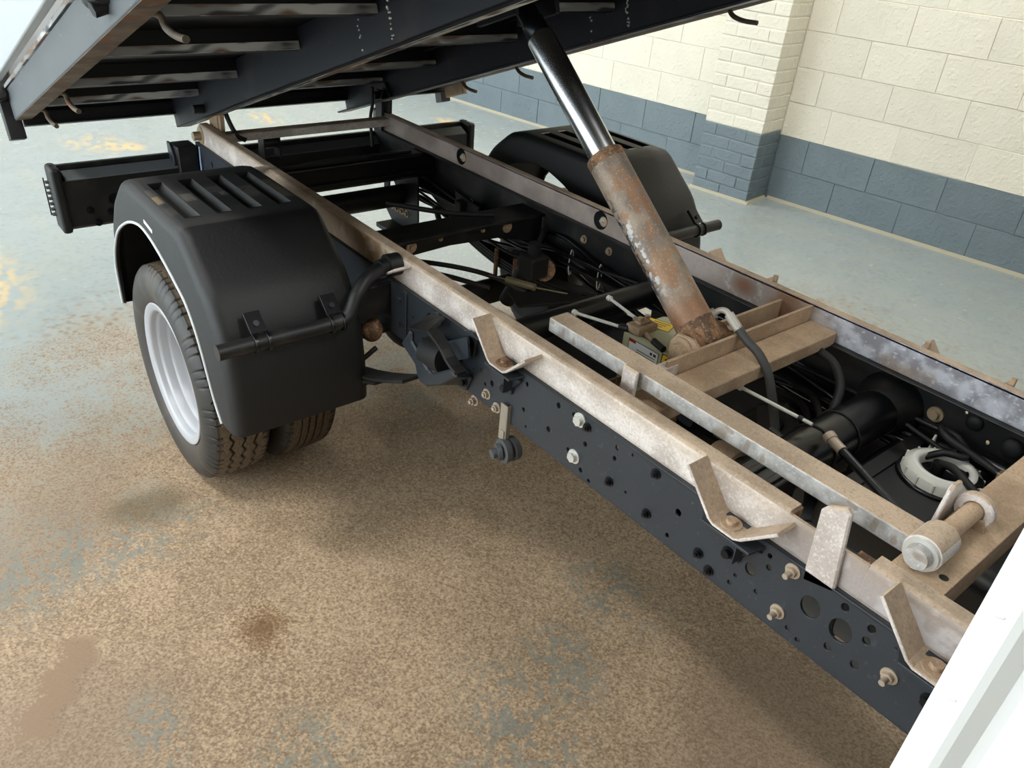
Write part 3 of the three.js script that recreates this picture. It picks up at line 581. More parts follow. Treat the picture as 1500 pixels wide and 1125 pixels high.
// mudguard stay pipes with saddle clamps
const PX = .158, PY = .758;
for (const sign of [1, -1]) {
  const pts = [[PX, PY, .905], [PX, PY, .75], [PX, PY, .62], [PX, PY + .012, .57], [PX - .012, PY + .06, .535], [PX - .03, PY + .09, .49], [PX - .05, PY + .098, .42], [PX - .05, PY + .098, .38]];
  const pipe = part('guard_stay', tube(pts.map(([x, y, z]) => [x, y, z * sign]), .019, 60, 18), mBlack, truck, sign > 0 ? 'black bent stay pipe in front of the near mudguard' : 'black bent stay pipe in front of the far mudguard');
  const col = [rod(V(PX - .05, PY + .098, sign * .394), V(PX - .05, PY + .098, sign * .43), .03, 24), rod(V(PX - .05, PY + .098, sign * .42), V(PX - .045, PY + .097, sign * .455), .023, 24)];
  part('stay_socket', col, mBlack, pipe);
  for (const z of [.80, .605]) {
    const zz = sign * z, l = [];
    const arc = (w0, w1) => { const s = new THREE.Shape(); s.absarc(PX, PY, .0245, -2.2, 1.9, false); s.absarc(PX, PY, .0195, 1.9, -2.2, true); return inXY(s, w0, w1, .0008); };
    l.push(arc(zz - .02, zz - .012), arc(zz + .012, zz + .02), inXY([[PX - .055, PY + .052], [PX - .012, PY + .018], [PX - .004, PY + .024], [PX - .046, PY + .06]], zz - .02, zz + .02, .001));
    const c = part('saddle_clamp', l, mGloss, pipe);
    part('bolt', boltGeo(V(PX - .024, PY + .036, zz), V(.7, .7, 0), .008, .007, .012), mDarkSteel, c);
  }
}

// wheels: zigzag tread outside, straight ribs on the inner tyres
const RT = .3505;
function tyreGeo(zig) {
  const NA = 420, prof = [[-.083, .232], [-.09, .245], [-.097, .27], [-.0985, .295], [-.094, .316], [-.086, .332], [-.078, .341]], P = [];
  prof.forEach(([z, r]) => P.push([z, r, 0])); const nt = 64; for (let i = 0; i <= nt; i++) { const z = -.074 + .148 * i / nt; P.push([z, RT - .0045 * (z / .074) ** 2 - .0015, 1]); }
  [...prof].reverse().forEach(([z, r]) => P.push([-z, r, 0]));
  const pos = [], idx = [], col = [], M = P.length, rise = 44;
  for (let a = 0; a < NA; a++) {
    const th = a / NA * Math.PI * 2, ph = (a / NA * rise) % 1, tri = Math.abs(ph * 2 - 1) * 2 - 1;
    P.forEach(([z, r, t], i) => {
      let h = 0;
      if (t) {
        for (const c of zig ? [-.036, 0, .036] : [-.036, -.012, .012, .036]) { const q = Math.abs(z - c - (zig ? tri * .0055 : 0)); if (q < (zig ? .0032 : .0028)) h = .0075; }
        if (Math.abs(z) > .06 && ((a / NA * rise * 2) % 1) < .16) h = .005;
        if (!zig && Math.abs(z) > .045 && ((a / NA * rise * 3) % 1) < .3 && Math.abs(z) > .058) h = .004;
      } else if (Math.abs(z) > .0745 && Math.abs(z) < .0945 && r > .31 && ((a / NA * rise * 2) % 1) < .14) h = .004;
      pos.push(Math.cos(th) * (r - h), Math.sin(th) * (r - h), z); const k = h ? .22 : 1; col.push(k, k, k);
    });
  }
  for (let a = 0; a < NA; a++) for (let i = 0; i + 1 < M; i++) { const b = (a + 1) % NA, p = a * M + i, q = b * M + i; idx.push(p, q, p + 1, q, q + 1, p + 1); }
  const g = new THREE.BufferGeometry(); g.setAttribute('position', new THREE.Float32BufferAttribute(pos, 3)); g.setIndex(idx); g.computeVertexNormals();
  // uv: across the section and round the wheel
  const uv = []; for (let a = 0; a < NA; a++) P.forEach(([z, r], i) => uv.push(i / (M - 1), a / NA)); g.setAttribute('uv', new THREE.Float32BufferAttribute(uv, 2)); g.setAttribute('color', new THREE.Float32BufferAttribute(col, 3));
  return toCreasedNormals(g, .5);
}
const tTyre = dataTex(256, 1024, (u, v) => {
  const tread = sm(.09, .13, u) * (1 - sm(.87, .91, u)), a = fbm(u * 6, v * 40, 181, 4, 6, 40), f = fbm(u * 60, v * 300, 185, 2, 60, 300);
  let c = mix([38, 37, 35], [56, 53, 49], a); c = mix(c, mix([84, 72, 58], [112, 98, 80], sm(.35, .65, f)), tread * .9); c = mix(c, [86, 74, 62], sm(.55, .7, a) * (1 - tread) * .5);
  c = mix(c, [64, 52, 44], (1 - sm(.0, .04, Math.min(u, 1 - u))) * .7);
  return c;
});
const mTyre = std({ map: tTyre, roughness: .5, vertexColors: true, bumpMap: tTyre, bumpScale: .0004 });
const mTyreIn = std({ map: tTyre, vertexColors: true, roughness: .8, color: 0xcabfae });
function rimGeo() {
  const p = [[.0001, -.035], [.075, -.035], [.08, -.028], [.098, -.028], [.105, -.04], [.155, -.05], [.17, -.03], [.176, .0], [.179, .006], [.179, .022], [.186, .03], [.189, .034], [.189, .052], [.197, .06], [.201, .064], [.201, .076], [.2085, .083], [.222, .085], [.228, .088], [.2305, .084], [.228, .080], [.215, .078], [.205, .0], [.205, -.07], [.228, -.08], [.230, -.085]];
  return new THREE.LatheGeometry(p.map(([r, z]) => new THREE.Vector2(r, z)), 72).rotateX(Math.PI / 2);
}
const tyreA = tyreGeo(true), tyreB = tyreGeo(false), rimG = rimGeo();
const mRim = std({ color: 0xacadb1, roughness: .42, metalness: .15 });
function wheel(z, flip, zig, label) {
  const w = group('wheel', truck, label); w.position.set(-.484, RT, z); if (flip) w.rotation.y = Math.PI;
  const t = new THREE.Mesh(zig ? tyreA : tyreB, zig ? mTyre : mTyreIn); t.name = 'tyre'; const r = new THREE.Mesh(rimG, mRim); r.name = 'rim';
  for (const m of [t, r]) { m.castShadow = m.receiveShadow = true; w.add(m); }
  part('hub', [rod(V(0, 0, -.06), V(0, 0, .0), .07, 24), rod(V(0, 0, 0), V(0, 0, .02), .05, 24, .045), ...Array.from({ length: 6 }, (_, i) => hex(V(Math.cos(i * 1.047) * .09, Math.sin(i * 1.047) * .09, -.03), OUT, .012, .02))], mZinc, w);
}
wheel(.768, false, true, 'outer near wheel with white deep-dish rim and zigzag tread'); wheel(.546, true, false, 'inner near wheel with straight-ribbed tyre');
wheel(-.785, true, true, 'rear wheel on the wall side');

// axle, springs, propshaft and the like between the rails
{
  const ax = part('rear_axle', [rod(V(-.484, RT, -.62), V(-.484, RT, .62), .05, 24), new THREE.SphereGeometry(.15, 28, 18).scale(.95, .95, .75).translate(-.484, RT, -.02), rod(V(-.42, RT, -.02), V(-.24, RT + .03, -.02), .075, 24, .05)], mOily, truck, 'black rear axle with round differential');
  part('brake_drum', rod(V(-.484, RT, .40), V(-.484, RT, .44), .15, 32), mOily, ax); part('brake_drum', rod(V(-.484, RT, -.67), V(-.484, RT, -.58), .165, 32), mOily, ax);
  for (const s of [1, -1]) {
    const leaves = (k) => inXY([...Array.from({ length: 21 }, (_, i) => { const x = -1.12 + .07 * k + i * ((k ? 1.4 : 1.47) - .14 * k) / 20; return [x, .46 - k * .012 + .17 * ((x + .42) / .7) ** 2]; }), ...Array.from({ length: 21 }, (_, i) => { const x = (k ? .28 : .35) - .07 * k - i * ((k ? 1.4 : 1.47) - .14 * k) / 20; return [x, .45 - k * .012 + .17 * ((x + .42) / .7) ** 2]; })], s * .5 - .03, s * .5 + .03, .001);
    const sp = part('leaf_spring', leaves(0), mOily, truck); for (let k = 1; k < 4; k++) part('spring_leaf', leaves(k), mOily, sp);
    part('spring_shackle', [rod(V(-1.12, .63, s * .5 - .05), V(-1.12, .63, s * .5 + .05), .03, 16), bx(-1.14, -1.10, .60, .75, s * .5 - .045, s * .5 - .038)], mOily, sp);
    part('u_bolt', [rod(V(-.42, .36, s * .5 - .038), V(-.42, .50, s * .5 - .038), .009, 10), rod(V(-.54, .36, s * .5 - .038), V(-.54, .50, s * .5 - .038), .009, 10), rod(V(-.42, .36, s * .5 + .038), V(-.42, .50, s * .5 + .038), .009, 10), rod(V(-.54, .36, s * .5 + .038), V(-.54, .50, s * .5 + .038), .009, 10)], mRust, sp);
    part('shock_absorber', [rod(V(-.30, .40, s * .33), V(-.20, .62, s * .36), .03, 18), rod(V(-.20, .62, s * .36), V(-.17, .72, s * .37), .012, 12)], mOily, truck);
  }
  const sh = part('propshaft', [rod(V(-.24, .385, -.02), V(.62, .47, -.07), .04, 24), rod(V(.70, .48, -.10), V(1.9, .56, -.10), .042, 24)], mOily, truck, 'dusty brown propshaft under the chassis');
  part('universal_joint', [rod(V(.60, .465, -.07), V(.665, .475, -.085), .05, 20), rod(V(.655, .475, -.085), V(.72, .482, -.10), .046, 20)], mTan, sh);
  part('shaft_coupling', rod(V(.86, .49, -.10), V(.93, .497, -.10), .055, 24), mTan, sh);
  part('drop_strut', rod(V(.80, .50, .02), V(.78, .70, .04), .02, 12), mRust, truck);
  const sil = part('silencer', rod(V(1.17, .635, .20), V(1.62, .635, .20), .075, 32), std({ color: 0x3b3d3e, roughness: .55 }), truck, 'dark grey ribbed silencer drum');
  for (const x of [1.20, 1.25, 1.31, 1.40]) part('seam_ring', new THREE.TorusGeometry(.0755, .004, 8, 36).rotateY(Math.PI / 2).translate(x, .635, .20), mOily, sil);
  part('exhaust_pipe', tube([[1.17, .635, .2], [1.05, .63, .2], [.9, .60, .22], [.7, .58, .26], [.3, .60, .28]], .028, 30, 14), mOily, truck);
  // air tank and hand brake gear in the dark middle
  part('air_tank', [rod(V(.15, .60, .12), V(.47, .60, .12), .075, 28), new THREE.SphereGeometry(.075, 24, 14).scale(.5, 1, 1).translate(.15, .60, .12), new THREE.SphereGeometry(.075, 24, 14).scale(.5, 1, 1).translate(.47, .60, .12)], mGloss, truck);
  part('brake_valve', [bx(-.13, -.05, .60, .68, -.30, -.22, .012), rod(V(-.09, .68, -.26), V(-.09, .72, -.26), .022, 16)], mOily, truck);
  const act = part('brake_chamber', rod(V(-.20, .60, -.36), V(-.08, .62, -.30), .045, 24), mOily, truck);
  part('chamber_end', rod(V(-.08, .62, -.30), V(-.065, .623, -.292), .038, 24), mRust, act);
  part('linkage_plate', inXZ([[-.02, -.1], [.1, -.3], [.16, -.28], [.08, -.06]], .60, .608), mOily, truck);
  part('tension_spring', [rod(V(.06, .70, -.02), V(.15, .70, -.06), .011, 16), rod(V(.0, .695, .0), V(.06, .70, -.02), .0025, 8), rod(V(.15, .70, -.06), V(.24, .705, -.11), .0025, 8)], std({ color: 0x8d8264, roughness: .5, metalness: .5 }), truck, 'olive coil spring on a thin brake rod');
  const pipeZ = [-.385, -.375, -.365, -.378, -.36, -.35, -.37];
  pipeZ.forEach((z, i) => { const y = .70 - i * .014, c = []; for (let k = 0; k <= 12; k++) { const x = -1.1 + k * .2; c.push([x, y + .018 * Math.sin(k * 1.7 + i * 2.1) - (x < -.3 ? .03 : 0), z + .02 * Math.sin(k * 1.1 + i)]); } part('cable', tube(c, .006 + .003 * (i % 3 === 0), 90, 7), i % 2 ? mRubber : mGloss, truck); });
  for (const x of [-.02, .30, .12, -.6, 1.25]) part('cable_tie', new THREE.TorusGeometry(.045, .0028, 6, 20).scale(.25, 1, 1).rotateY(Math.PI / 2).scale(1, 1, .8).translate(x, .655, -.368), mTie, truck);
  // arching cables over the axle opening
  const arch = [[[-.45, .80, .1], [-.3, .79, -.05], [-.25, .775, -.2]], [[-.55, .6, .25], [-.35, .62, .05], [-.2, .6, -.12], [-.05, .57, -.2]], [[-.5, .58, .3], [-.3, .6, .05], [-.12, .58, -.1]], [[-.75, .55, -.3], [-.7, .5, -.33], [-.62, .55, -.36], [-.65, .62, -.36]], [[-.78, .62, -.32], [-.74, .53, -.34], [-.66, .54, -.36], [-.6, .6, -.37]]];
  arch.forEach((a, i) => part('cable', tube(a, i < 3 ? .009 : .012, 30, 8), mRubber, truck));
  part('axle_link', [bx(-.62, -.58, .53, .70, -.36, -.30, .006), inXY([[-.66, .72], [-.5, .70], [-.54, .60], [-.58, .56], [-.64, .62]], -.34, -.33)], mOily, truck);
  part('breather_cap', [rod(V(-.16, .52, .08), V(-.16, .60, .08), .026, 18), tube([[-.17, .60, .08], [-.2, .62, .1], [-.26, .6, .14]], .009, 12, 8)], mOily, truck);
  const rods = [[.436, .78, -.079, .60, .793, -.03], [.453, .78, .066, .60, .80, .047], [.93, .78, -.013, 1.115, .78, -.023]];
  for (const [a, b, c, d, e, f] of rods) { const r = part('control_rod', rod(V(a, b, c), V(d, e, f), .0042, 10), mTie, truck, 'thin white control rod'); part('rod_end', rod(V(a - .006, b, c), V(a + .006, b, c), .008, 12), mTie, r); }
  part('rod_gaiter', rod(V(.93, .78, -.013).lerp(V(1.115, .78, -.023), .82), V(.93, .78, -.013).lerp(V(1.115, .78, -.023), .88), .006, 10), mRubber, truck);
  const ro = part('gas_strut', rod(V(1.155, .77, -.03), V(1.40, .74, .06), .0095, 14), mGloss, truck, 'slim black rod with brass end fitting'); part('brass_end', [rod(V(1.152, .771, -.031), V(1.166, .768, -.025), .0145, 16), rod(V(1.165, .769, -.026), V(1.198, .765, -.014), .0115, 16)], mStud, ro);
  // bracket, loops of hose by the thick tube
  part('hose_bracket', inXY([[1.04, .74], [1.15, .72], [1.17, .60], [1.08, .58], [1.04, .66]], .0, .012), mBlack, truck);
  part('hose', tube([[.95, .80, -.30], [1.0, .79, -.29], [1.05, .76, -.25], [1.07, .70, -.2], [1.08, .62, -.16]], .011, 30, 10), mRubber, truck);
  for (let k = 0; k < 4; k++) part('hose', tube([[.86, .64 - k * .02, -.36 + k * .02], [.95, .66 - k * .02, -.33 + k * .03], [1.02, .64 - k * .02, -.28 + k * .04], [1.10, .58 - k * .01, -.24 + k * .04]], .010, 24, 8), mRubber, truck);
  part('steering_arm', [inXY([[.90, .66], [.97, .70], [1.03, .64], [1.0, .58], [.92, .60]], -.18, -.165), rod(V(.97, .64, -.165), V(.97, .64, -.14), .016, 14)], mOily, truck);
  part('battery_box', bx(.30, 1.15, .27, .63, -.76, -.43, .02), mBlack, truck, 'black box hung outside the far chassis rail');
  part('under_tray', bx(.24, .70, .585, .60, -.34, .345, .004), std({ color: 0x2c2e30, roughness: .55 }), truck);
  part('gearbox', [bx(.80, 1.10, .40, .56, -.37, -.21, .04), rod(V(.76, .50, -.18), V(.62, .50, -.18), .07, 20)], mOily, truck);
  part('heat_shield', inXZ([[.30, -.38], [1.18, -.38], [1.18, -.2], [.9, -.2], [.50, -.2], [.30, -.2]], .34, .345), mOily, truck);
}

// oil tank with its warning stickers and valve block
{
  const tank = part('oil_tank', bx(.593, .772, .60, .79, -.13, .032, .014), std({ color: 0xb9b795, roughness: .5 }), truck, 'cream oil tank with yellow and red-white stickers');
  const sticker = (name, w, h, draw, pos, rot) => {
    const cv = document.createElement('canvas'); cv.width = 256; cv.height = Math.round(256 * h / w); draw(cv.getContext('2d'), cv.width, cv.height);
    const t = new THREE.CanvasTexture(cv); t.colorSpace = THREE.SRGBColorSpace;
    const m = new THREE.Mesh(new THREE.BoxGeometry(w, h, .0012), [mWhite, mWhite, mWhite, mWhite, std({ map: t, roughness: .4 }), mWhite]); m.name = name; m.position.set(...pos); m.rotation.set(...rot); tank.add(m); return m;
  };
  sticker('warning_sticker', .085, .05, (c, w, h) => { c.fillStyle = '#1b1b14'; c.fillRect(0, 0, w, h); c.fillStyle = '#f2c90c'; c.fillRect(6, 6, w - 12, h - 12); c.fillStyle = '#3a3208'; for (let i = 0; i < 3; i++) c.fillRect(92, 30 + i * 34, 130 - i * 20, 12); c.beginPath(); c.moveTo(50, 30); c.lineTo(80, 90); c.lineTo(20, 90); c.fill(); c.fillStyle = '#f2c90c'; c.fillRect(47, 50, 6, 20); c.fillRect(47, 76, 6, 6); }, [.625, .7906, -.062], [-Math.PI / 2, 0, .35]);
  sticker('data_sticker', .10, .05, (c, w, h) => { c.fillStyle = '#eceef0'; c.fillRect(0, 0, w, h); c.fillStyle = '#b01620'; c.fillRect(0, 0, 60, 22); c.fillRect(0, h - 30, 60, 30); c.strokeStyle = '#222'; c.lineWidth = 4; c.strokeRect(2, 2, w - 4, h - 4); c.fillStyle = '#222'; c.fillRect(186, 20, 18, 18); c.fillRect(214, 20, 22, 18); for (let i = 0; i < 4; i++) c.fillRect(74, 52 + i * 18, 160, 5); }, [.672, .752, .0327], [0, 0, 0]);
  sticker('hazard_sticker', .034, .038, (c, w, h) => { c.fillStyle = '#15150f'; c.fillRect(0, 0, w, h); c.fillStyle = '#f5cf10'; c.beginPath(); c.moveTo(30, 20); c.lineTo(w - 30, 20); c.lineTo(w - 16, h * .6); c.lineTo(w * .5, h - 18); c.lineTo(16, h * .6); c.fill(); c.fillStyle = '#2a2608'; c.fillRect(95, 70, 66, 70); }, [.748, .766, .0327], [0, 0, 0]);
  const vb = part('valve_block', [bx(.612, .66, .796, .818, -.025, .045, .005), bx(.625, .647, .818, .828, -.01, .03, .004)], mTan, tank, 'dusty valve block');
  for (const z of [-.005, .02]) part('brass_fitting', rod(V(.636, .826, z), V(.636, .836, z), .007, 6), mBrass, vb);
  part('brass_fitting', rod(V(.585, .80, -.02), V(.613, .806, -.008), .0065, 10), mBrass, vb);
  part('valve_spool', rod(V(.655, .803, .02), V(.70, .80, .03), .006, 12), mTan, vb);
  part('spool_gaiter', rod(V(.695, .80, .029), V(.735, .797, .036), .009, 12), mRubber, vb);
  part('cable_gaiter', rod(V(.598, .80, .048), V(.622, .804, .042), .0095, 12), mRubber, vb);
}

// fuel tank with white lock ring and sender
{
  const tank = part('fuel_tank', bx(1.165, 1.80, .44, .668, -.385, -.02, .045), std({ color: 0x101112, roughness: .42 }), truck, 'black plastic fuel tank with white lock ring');
  const C = V(1.322, .668, -.262);
  const lathe = (pts) => new THREE.LatheGeometry(pts.map(([r, y]) => new THREE.Vector2(r, y)), 48).translate(C.x, C.y, C.z);
  part('lock_ring', [lathe([[.048, .006], [.050, .030], [.058, .034], [.067, .034], [.069, .027], [.080, .025], [.083, .002], [.083, -.004], [.048, -.004]]), ...Array.from({ length: 14 }, (_, i) => bx(.0795, .0845, -.002, .026, -.002, .002, .0008).rotateY(i / 14 * Math.PI * 2).translate(C.x, C.y, C.z))], std({ color: 0xf0eee6, roughness: .45 }), tank, 'white ribbed lock ring');
  part('tank_collar', lathe([[.08, -.006], [.092, -.004], [.094, .004], [.086, .006], [.081, .004]]), mGloss, tank);
  part('sender_cap', [lathe([[.0001, .012], [.044, .012], [.049, .008], [.049, -.002]]), rod(V(C.x - .01, C.y + .01, C.z), V(C.x - .01, C.y + .035, C.z), .016, 18), bx(C.x + .005, C.x + .04, C.y + .008, C.y + .036, C.z - .02, C.z + .015, .005), rod(V(C.x + .055, C.y, C.z - .01), V(C.x + .055, C.y + .03, C.z - .01), .026, 20)], mGloss, tank);
  part('fuel_pipe', tube([[C.x - .01, C.y + .035, C.z], [C.x + .02, C.y + .045, C.z + .012], [C.x + .06, C.y + .04, C.z + .03], [C.x + .12, C.y + .03, C.z + .055], [C.x + .2, C.y + .03, C.z + .08]], .0085, 30, 10), mRubber, tank);
  part('fuel_pipe', tube([[C.x - .05, C.y + .02, C.z - .02], [C.x - .02, C.y + .045, C.z - .03], [C.x + .02, C.y + .05, C.z - .05], [C.x - .02, C.y + .06, C.z - .09], [C.x - .06, C.y + .07, C.z - .08], [C.x - .03, C.y + .065, C.z - .06], [C.x + .06, C.y + .05, C.z - .06], [C.x + .12, C.y + .04, C.z - .05]], .008, 50, 10), mRubber, tank);
  part('hose_clip', [bx(C.x + .088, C.x + .10, C.y + .02, C.y + .056, C.z - .062, C.z - .04, .002), rod(V(C.x + .07, C.y + .048, C.z - .057), V(C.x + .095, C.y + .047, C.z - .053), .005, 10)], mBrass, tank);
  part('white_box', bx(1.42, 1.46, .70, .735, -.355, -.32, .003), std({ color: 0xb8b8b0, roughness: .5 }), tank);
  part('tank_pipe', [rod(V(1.36, .70, -.36), V(1.60, .70, -.36), .02, 16)], mGloss, tank);
  part('tank_strap', [bx(1.20, 1.235, .436, .672, -.39, -.385, .001), bx(1.20, 1.235, .669, .673, -.389, -.02, .001)], mBlack, tank);
}

// spring hanger bracket with its black roller on the near rail
{
  const sheet = (q, t) => { const [p0, p1, p2, p3] = q.map((v) => V(...v)), n = p1.clone().sub(p0).cross(p3.clone().sub(p0)).normalize().multiplyScalar(t), r = [p0, p1, p2, p3].map((v) => v.clone().add(n)), all = [p0, p1, p2, p3, ...r], pos = []; for (const f of [[0, 2, 1], [0, 3, 2], [4, 5, 6], [4, 6, 7], [0, 1, 5], [0, 5, 4], [1, 2, 6], [1, 6, 5], [2, 3, 7], [2, 7, 6], [3, 0, 4], [3, 4, 7]]) for (const k of f) pos.push(all[k].x, all[k].y, all[k].z); const g = new THREE.BufferGeometry(); g.setAttribute('position', new THREE.Float32BufferAttribute(pos, 3)); g.computeVertexNormals(); g.setAttribute('uv', new THREE.BufferAttribute(new Float32Array(pos.length / 3 * 2), 2)); return g; };
  const h = part('spring_hanger', inXY([[.307, .773], [.271, .72], [.335, .69], [.346, .662], [.36, .65], [.385, .652], [.45, .69], [.506, .742], [.49, .757], [.43, .715], [.405, .702], [.39, .704], [.318, .748], [.316, .770]], .474, .486, .004), mSlate, railNear, 'pressed black spring hanger bracket with roller');
  part('hanger_top', [sheet([[.307, .773, .48], [.385, .800, .48], [.36, .81, .415], [.305, .795, .415]], .007), strap([[.385, .806], [.405, .800], [.43, .79], [.445, .782], [.462, .768], [.485, .757], [.505, .752]], .455, .486, .008)], mBlack, h);
  part('hanger_lip', [sheet([[.385, .652, .482], [.50, .738, .482], [.472, .70, .41], [.43, .657, .41]], .008), sheet([[.352, .652, .482], [.385, .652, .482], [.43, .657, .41], [.40, .655, .41]], .008)], mSlate, h);
  part('hanger_tab', inXY([[.275, .765], [.31, .755], [.335, .78], [.318, .808], [.285, .80]], ZO, ZO + .008), mSlate, h);
  part('hanger_tab', inXY([[.415, .65], [.455, .655], [.475, .70], [.45, .712], [.42, .69]], ZO, ZO + .008), mSlate, h);
  part('flat_clip', [sheet([[.397, .771, .44], [.434, .735, .44], [.494, .774, .44], [.484, .825, .44]], -.006), inXY([[.43, .76], [.478, .762], [.485, .81], [.455, .82], [.43, .81]], ZO, ZO + .007)], mSlate, h);
  for (const [x, y] of [[.296, .783], [.447, .677], [.462, .795]]) part('bolt', boltGeo(V(x, y, ZO + .008), OUT, .010, .008, .015), mDarkSteel, h);
  part('roller', rod(V(.345, .722, .448), V(.425, .738, .448), .040, 32), mRubber, h, 'black rubber roller');
  part('side_plate', [inXY([[.10, .655], [.175, .655], [.175, .80], [.165, .806], [.10, .806]], ZO, ZO + .006, .001)], mSlate, railNear);
  for (const y of [.775, .70]) part('bolt', boltGeo(V(.15, y, ZO + .006), OUT, .008), mSlate, railNear);
  part('bump_stop', [inZY([[ZO, .80], [.49, .80], [.52, .77], [.525, .70], [.49, .70], [.48, .71], [.43, .71], [ZO, .69]], .085, .10, .002)], mBlack, railNear);
  part('bump_rubber', new THREE.SphereGeometry(.032, 18, 12).scale(1, 1.2, 1).translate(.06, .655, .45), mRust, railNear);
  // hanging cable guide
  const cg = part('cable_guide', [bx(.596, .622, .60, .70, .413, .417, .001), bx(.619, .623, .60, .70, .405, .417, .001), bx(.604, .618, .575, .63, .413, .42, .001)], std({ color: 0x9a9082, roughness: .5, metalness: .3 }), railNear, 'small hanging cable guide with grey rubber boot');
  part('rubber_boot', [rod(V(.628, .58, .39), V(.628, .58, .405), .03, 24), rod(V(.628, .58, .405), V(.626, .58, .412), .024, 24), rod(V(.626, .58, .412), V(.624, .58, .426), .03, 24), rod(V(.622, .578, .426), V(.618, .577, .436), .02, 20), rod(V(.618, .576, .436), V(.616, .575, .45), .012, 14)], std({ color: 0x4a4c4f, roughness: .6 }), cg);
  part('brake_hose', tube([[.12, .63, .47], [.10, .59, .52], [.04, .56, .6], [-.05, .54, .62]], .007, 20, 8), mRubber, truck);
}

